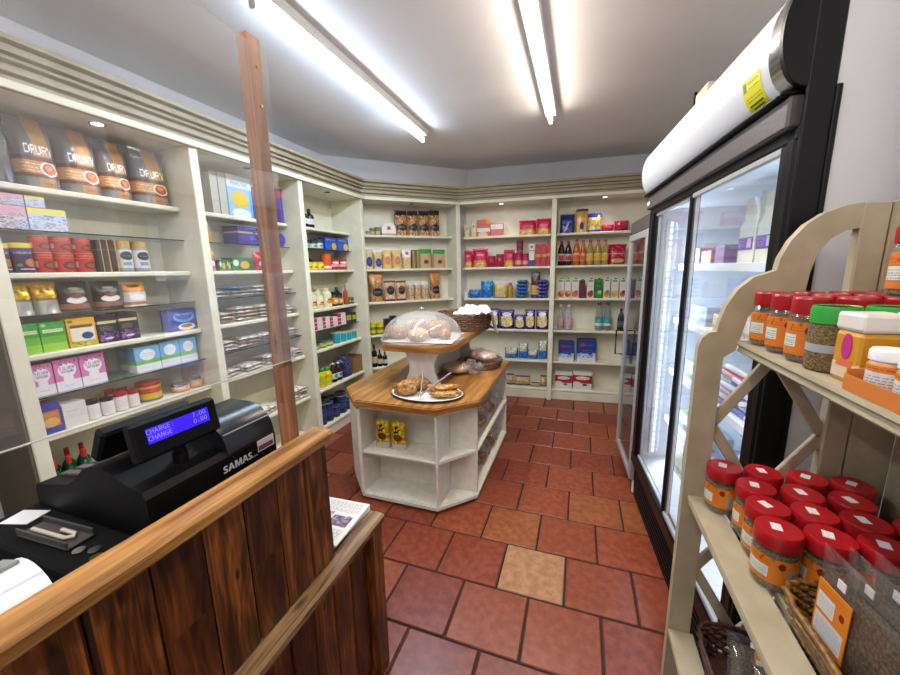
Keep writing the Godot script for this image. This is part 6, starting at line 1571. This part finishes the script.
var ROWS := [
	["coffee_bag","L","s0",0.180,0.000,[[1.105,0.156,0.318],[1.269,0.167,0.318],[1.424,0.140,0.306],[1.603,0.204,0.318]],"tall grey and tan coffee bag"],
	["dark_coffee_bag","L","s0",0.180,0.000,[[0.980,0.090,0.312]],"dark coffee bag half out of view"],
	["pink_tea_box","L","g1",0.180,0.107,[[0.975,0.090,0.050]],"upper pink patterned tea box"],
	["pink_tea_box","L","g1",0.180,0.000,[[0.972,0.094,0.105]],"lower pink patterned tea box"],
	["yellow_top_tea_box","L","g1",0.180,0.107,[[1.057,0.070,0.050]],"upper small white box with yellow top"],
	["yellow_top_tea_box","L","g1",0.180,0.000,[[1.091,0.140,0.105]],"lower wide white box with yellow top"],
	["cocoa_tub","L","s1",0.160,0.000,[[0.902,0.069,0.130],[0.976,0.074,0.135]],"purple cocoa tub with yellow lid"],
	["coffee_tin","L","s1",0.160,0.000,[[1.048,0.066,0.096],[1.124,0.080,0.096],[1.206,0.080,0.096]],"red coffee tin in lower layer"],
	["coffee_tin","L","s1",0.160,0.097,[[1.045,0.071,0.076],[1.124,0.078,0.076],[1.204,0.077,0.076]],"red coffee tin in upper layer"],
	["slim_coffee_pack","L","s1",0.160,0.000,[[1.260,0.025,0.167],[1.289,0.030,0.169],[1.323,0.034,0.170]],"slim black and gold coffee pack"],
	["coffee_jar","L","s1",0.160,0.000,[[1.386,0.083,0.170],[1.472,0.084,0.170]],"silver coffee jar with gold lid"],
	["foil_coffee_bag","L","g2",0.160,0.000,[[0.936,0.078,0.149],[1.023,0.092,0.149]],"gold and silver foil coffee bag"],
	["green_coffee_bag","L","g2",0.160,0.000,[[1.131,0.121,0.149],[1.274,0.131,0.147]],"dark green coffee bag with white cup"],
	["orange_coffee_bag","L","g2",0.160,0.000,[[1.404,0.117,0.137]],"small orange and white coffee bag"],
	["green_tea_box","L","s2",0.140,0.000,[[0.919,0.072,0.142],[1.003,0.093,0.140]],"bright green tea box"],
	["yellow_tea_box","L","s2",0.140,0.000,[[1.113,0.118,0.145]],"yellow tea box with blue badge"],
	["black_tea_box","L","s2",0.140,0.000,[[1.222,0.095,0.147],[1.321,0.099,0.152]],"black and purple tea box"],
	["blue_tea_box","L","s2",0.140,0.000,[[1.622,0.179,0.137]],"wide dark blue tea box"],
	["pink_sugar_box","L","g3",0.140,0.000,[[0.931,0.083,0.153],[1.024,0.098,0.158],[1.127,0.106,0.158]],"pink and white sugar box"],
	["blue_sugar_box","L","g3",0.140,0.000,[[1.388,0.134,0.148],[1.515,0.115,0.153],[1.629,0.108,0.153]],"sky blue and white sugar box"],
	["blue_sugar_box","L","g3",0.260,0.000,[[1.384,0.077,0.118]],"sky blue sugar box standing behind others"],
	["biscuit_box","L","s3",0.120,0.000,[[0.921,0.084,0.145]],"blue and orange biscuit box"],
	["white_sweetener_box","L","s3",0.120,0.000,[[1.012,0.094,0.123]],"plain white box with small print"],
	["sweetener_jar","L","s3",0.120,0.000,[[1.093,0.065,0.106],[1.159,0.059,0.099]],"white labelled jar with black lid"],
	["red_lid_jar","L","s3",0.120,0.000,[[1.222,0.063,0.106],[1.282,0.053,0.099]],"white labelled jar with red lid"],
	["red_lid_jar","L","s3",0.210,0.000,[[1.223,0.054,0.109],[1.281,0.057,0.103]],"red lidded jar in rear row"],
	["yellow_tub","L","s3",0.120,0.000,[[1.386,0.122,0.115]],"round yellow tub with red lid"],
	["small_orange_jar","L","s3",0.120,0.000,[[1.561,0.106,0.049],[1.656,0.081,0.069]],"small clear jar with orange label"],
	["green_bottle","L","s4",0.120,0.000,[[0.866,0.023,0.256],[0.905,0.051,0.247],[0.960,0.055,0.247],[1.023,0.062,0.253]],"green bottle with red cap, front row,"],
	["green_bottle","L","s4",0.230,0.000,[[0.942,0.062,0.254],[1.004,0.059,0.251],[1.065,0.059,0.251]],"green bottle with red cap, rear row,"],
	["grey_box","L","s0",0.180,0.000,[[1.998,0.060,0.282],[2.063,0.064,0.284]],"tall plain grey box seen edge-on"],
	["cereal_box","L","s0",0.180,0.000,[[2.205,0.216,0.293]],"pale blue and yellow cereal box"],
	["purple_cereal_box","L","s0",0.180,0.000,[[2.360,0.089,0.251],[2.609,0.031,0.297]],"tall purple and red box"],
	["honey_bottle","L","g1",0.180,0.000,[[1.914,0.045,0.130]],"squeezy orange honey bottle"],
	["chocolate_box","L","g1",0.180,0.000,[[2.256,0.225,0.137]],"dark purple chocolate box"],
	["chocolate_bag","L","g1",0.180,0.000,[[2.613,0.024,0.125]],"crumpled purple chocolate bag"],
	["honey_jar","L","s1",0.160,0.000,[[1.900,0.060,0.136]],"small jar with yellow lid and pink label"],
	["green_mint_box","L","s1",0.160,0.000,[[1.972,0.062,0.076],[2.022,0.035,0.077],[2.141,0.199,0.094]],"small green chocolate mint box"],
	["red_sweet_bag","L","s1",0.160,0.000,[[2.322,0.119,0.145]],"small red sweet bag"],
	["cordial_bottle","L","s0",0.180,0.000,[[2.916,0.077,0.174],[3.000,0.088,0.176]],"dark bottle with white label"],
	["blue_pasta_box","L","g1",0.180,0.000,[[3.246,0.194,0.126],[3.447,0.205,0.130]],"blue pasta box with yellow picture"],
	["relish_jar","L","g1",0.180,0.000,[[2.913,0.083,0.083],[3.012,0.087,0.090],[3.102,0.090,0.106]],"small dark jar with pale label"],
	["yellow_mustard_jar","L","s1",0.160,0.000,[[2.890,0.082,0.074],[2.976,0.085,0.075],[3.066,0.090,0.076]],"short yellow mustard jar"],
	["dark_sauce_bottle","L","s1",0.230,0.000,[[3.022,0.117,0.135]],"dark sauce bottle behind yellow jars"],
	["orange_can","L","s1",0.160,0.000,[[3.184,0.105,0.158]],"tall orange can"],
	["red_soup_can","L","s1",0.160,0.000,[[3.305,0.128,0.110],[3.447,0.137,0.113]],"red and white soup can"],
	["mayonnaise_bottle","L","s2",0.140,0.000,[[2.891,0.105,0.166],[2.993,0.096,0.140],[3.117,0.111,0.192]],"cream and yellow mayonnaise bottle"],
	["mayonnaise_bottle","L","s2",0.260,0.000,[[3.128,0.109,0.192]],"cream bottle standing behind the front row"],
	["orange_label_jar","L","s2",0.140,0.000,[[3.224,0.091,0.145],[3.307,0.069,0.130]],"small dark jar with orange label"],
	["orange_sauce_bottle","L","s2",0.140,0.000,[[3.408,0.050,0.209]],"slim orange hot sauce bottle"],
	["dark_sauce_bottle","L","s2",0.250,0.000,[[3.446,0.109,0.186]],"dark sauce bottle with green cap"],
	["green_lid_jar","L","s2",0.140,0.000,[[3.461,0.051,0.077],[3.519,0.062,0.070]],"small jar with green lid"],
	["stock_cube_box","L","g3",0.140,0.000,[[2.899,0.137,0.119],[3.023,0.107,0.113],[3.143,0.130,0.098],[3.282,0.140,0.123]],"red and white stock cube box"],
	["black_yellow_box","L","g3",0.140,0.000,[[3.409,0.110,0.119],[3.508,0.084,0.106]],"black box with yellow label"],
	["pickle_jar","L","s3",0.120,0.000,[[2.849,0.100,0.057],[2.955,0.105,0.066],[3.058,0.095,0.067]],"green and yellow pickle jar"],
	["teal_tin","L","s3",0.120,0.000,[[3.195,0.102,0.117],[3.302,0.107,0.105],[3.399,0.083,0.094],[3.496,0.107,0.090]],"small teal tin"],
	["lemon_juice_bottle","L","s4",0.100,0.000,[[2.802,0.078,0.207],[2.884,0.082,0.196],[2.974,0.093,0.183]],"yellow lemon juice bottle with green cap"],
	["vinegar_bottle","L","s4",0.100,0.000,[[3.066,0.081,0.201],[3.150,0.083,0.191]],"dark red bottle with white label"],
	["navy_bag","L","s4",0.100,0.000,[[3.287,0.188,0.236]],"bulky navy blue bag"],
	["cardboard_box","L","s4",0.100,0.000,[[3.467,0.166,0.190]],"open brown cardboard box"],
	["navy_can","L","s5",0.080,0.000,[[2.818,0.102,0.210],[2.926,0.108,0.192],[3.031,0.097,0.113],[3.150,0.120,0.192],[3.266,0.109,0.107]],"dark blue drinks can"],
	["navy_can","L","s5",0.200,0.000,[[3.028,0.127,0.188],[3.172,0.119,0.161],[3.319,0.128,0.159]],"dark blue drinks can in rear row"],
	["olive_jar","D","s0",0.150,0.000,[[0.085,0.045,0.042],[0.137,0.055,0.076],[0.201,0.069,0.089]],"small squat jar with gold lid"],
	["white_biscuit_tub","D","s0",0.150,0.000,[[0.331,0.165,0.138]],"white round-topped biscuit box"],
	["nut_bag","D","s0",0.150,0.000,[[0.491,0.151,0.288],[0.638,0.132,0.290],[0.778,0.135,0.297],[0.917,0.138,0.309]],"tall dark bag of mixed nuts"],
	["blue_label_pasta_bag","D","s1",0.150,0.000,[[0.082,0.098,0.250],[0.189,0.105,0.217]],"slim cream pasta bag with blue label"],
	["orange_label_pasta_bag","D","s1",0.150,0.000,[[0.300,0.112,0.240],[0.419,0.122,0.241]],"cream pasta bag with orange label"],
	["white_top_bag","D","s1",0.150,0.000,[[0.542,0.112,0.224]],"clear bag with white card top"],
	["green_edge_packet","D","s1",0.150,0.000,[[0.624,0.049,0.219],[0.676,0.050,0.219]],"thin upright packet seen edge-on"],
	["green_top_bag","D","s1",0.150,0.000,[[0.784,0.163,0.231],[0.968,0.163,0.226]],"tan bag with green top"],
	["orange_top_bag","D","s2",0.140,0.000,[[0.151,0.166,0.328],[0.900,0.136,0.328]],"tall nut bag with orange top"],
	["black_disc_bag","D","s2",0.140,0.000,[[0.314,0.141,0.239],[0.453,0.125,0.234]],"brown bag with black round label"],
	["crackling_bag","D","s2",0.140,0.000,[[0.574,0.089,0.231],[0.665,0.089,0.228],[0.757,0.092,0.225]],"small clear bag of tan biscuits"],
	["yellow_pickle_jar","D","s3",0.130,0.000,[[0.079,0.082,0.145],[0.169,0.096,0.138]],"jar with bright yellow label"],
	["dark_packet","D","s3",0.130,0.000,[[0.256,0.073,0.179],[0.331,0.074,0.210]],"dark brown packet"],
	["wine_bottle","D","s4",0.110,0.000,[[0.072,0.070,0.273],[0.138,0.058,0.205],[0.200,0.061,0.174]],"dark wine bottle with pale label"],
	["cream_oat_bag","B","s0",0.130,0.000,[[-1.350,0.081,0.161],[-1.264,0.086,0.204]],"narrow cream oat bag"],
	["orange_oat_box","B","s0",0.130,0.000,[[-1.139,0.161,0.203]],"orange and white porridge box"],
	["pink_oat_box","B","s0",0.130,0.000,[[-0.976,0.153,0.148]],"low pink and white box"],
	["pink_crisp_bag","B","s0",0.130,0.000,[[-0.606,0.204,0.170],[-0.419,0.167,0.182]],"pink snack bag with golden picture"],
	["pink_crisp_bag","B","s1",0.130,0.000,[[-1.335,0.109,0.212],[-1.185,0.188,0.231]],"upright pink snack bag"],
	["red_dried_fruit_bag","B","s1",0.130,0.000,[[-1.040,0.098,0.136],[-0.940,0.097,0.157]],"crumpled dark pink fruit pouch"],
	["pink_crisp_bag","B","s1",0.130,0.000,[[-0.824,0.132,0.207]],"pink pouch with pale window"],
	["red_seed_tub","B","s1",0.130,0.000,[[-0.712,0.088,0.162],[-0.628,0.077,0.154]],"short pink tub"],
	["red_spice_tub","B","s1",0.130,0.160,[[-0.696,0.078,0.150]],"dark red tub stacked on the pink tubs"],
	["white_blue_box","B","s1",0.130,0.000,[[-0.552,0.065,0.263]],"tall slim white and blue box"],
	["red_fruit_box","B","s1",0.130,0.000,[[-0.478,0.069,0.260],[-0.411,0.062,0.263],[-0.357,0.043,0.278]],"tall red box with gold band"],
	["white_salt_box","B","s2",0.130,0.000,[[-1.367,0.047,0.078]],"small white block packet"],
	["blue_rice_bag","B","s2",0.130,0.000,[[-1.264,0.154,0.116],[-1.103,0.165,0.240]],"bright blue rice bag"],
	["yellow_lentil_bag","B","s2",0.130,0.000,[[-0.927,0.162,0.213]],"clear bag of yellow lentils"],
	["red_top_bottle","B","s2",0.130,0.000,[[-0.807,0.073,0.187]],"small bottle with pink top"],
	["brown_noodle_pack","B","s2",0.130,0.000,[[-0.500,0.107,0.316]],"tall brown and gold packet"],
	["purple_pasta_bag","B","s3",0.130,0.000,[[-1.007,0.127,0.252],[-0.848,0.187,0.240],[-0.686,0.134,0.179],[-0.557,0.121,0.243],[-0.409,0.149,0.244]],"purple edged bag of pasta"],
	["blue_bean_bag","B","s4",0.120,0.000,[[-0.785,0.175,0.135],[-0.634,0.122,0.200],[-0.511,0.121,0.116],[-0.392,0.113,0.239]],"blue and cream bean bag"],
	["purple_bean_bag","B","s5",0.110,0.000,[[-0.806,0.120,0.147],[-0.641,0.206,0.128],[-0.476,0.120,0.047],[-0.375,0.079,0.146]],"lumpy bag of dried beans"],
	["blue_pasta_bag","B","s0",0.130,0.000,[[-0.154,0.164,0.213]],"dark blue snack bag"],
	["tall_pasta_bag","B","s0",0.130,0.000,[[-0.000,0.140,0.265]],"tall clear bag of spaghetti"],
	["yellow_pasta_bag","B","s0",0.130,0.000,[[0.146,0.149,0.207]],"yellow pasta bag with blue top"],
	["pink_nut_bag","B","s0",0.130,0.000,[[0.292,0.136,0.080],[0.438,0.154,0.116]],"deep pink bag lying flat"],
	["dark_cordial_bottle","B","s1",0.130,0.000,[[-0.209,0.078,0.296],[-0.130,0.078,0.287]],"dark purple cordial bottle with red cap"],
	["orange_cordial_bottle","B","s1",0.130,0.000,[[-0.038,0.082,0.300],[0.035,0.060,0.286]],"orange cordial bottle with red cap"],
	["yellow_cordial_bottle","B","s1",0.130,0.000,[[0.111,0.082,0.283],[0.198,0.080,0.286],[0.276,0.073,0.283]],"yellow cordial bottle with red cap"],
	["red_nut_bag","B","s1",0.130,0.000,[[0.409,0.189,0.228]],"bulky deep red snack bag"],
	["juice_carton","B","s2",0.130,0.000,[[-0.203,0.075,0.240],[-0.123,0.074,0.239],[-0.038,0.085,0.238],[0.041,0.062,0.225],[0.133,0.078,0.235],[0.221,0.088,0.234],[0.311,0.071,0.239],[0.398,0.081,0.232],[0.483,0.069,0.231]],"juice carton"],
	["water_bottle","B","s3",0.130,0.000,[[-0.194,0.082,0.307],[-0.098,0.087,0.307]],"clear water bottle with pink label"],
	["teal_water_bottle","B","s3",0.130,0.000,[[0.250,0.089,0.332],[0.343,0.088,0.333]],"water bottle with teal label"],
	["dark_water_bottle","B","s3",0.130,0.000,[[0.492,0.076,0.263]],"dark drinks bottle by the cooler door"],
	["blue_sugar_bag","B","s4",0.120,0.000,[[-0.112,0.182,0.242],[0.122,0.217,0.274]],"blue and white flour bag"],
	["red_flour_bag","B","s5",0.110,0.000,[[-0.132,0.203,0.205],[0.092,0.221,0.217]],"red and white flour bag"],
]
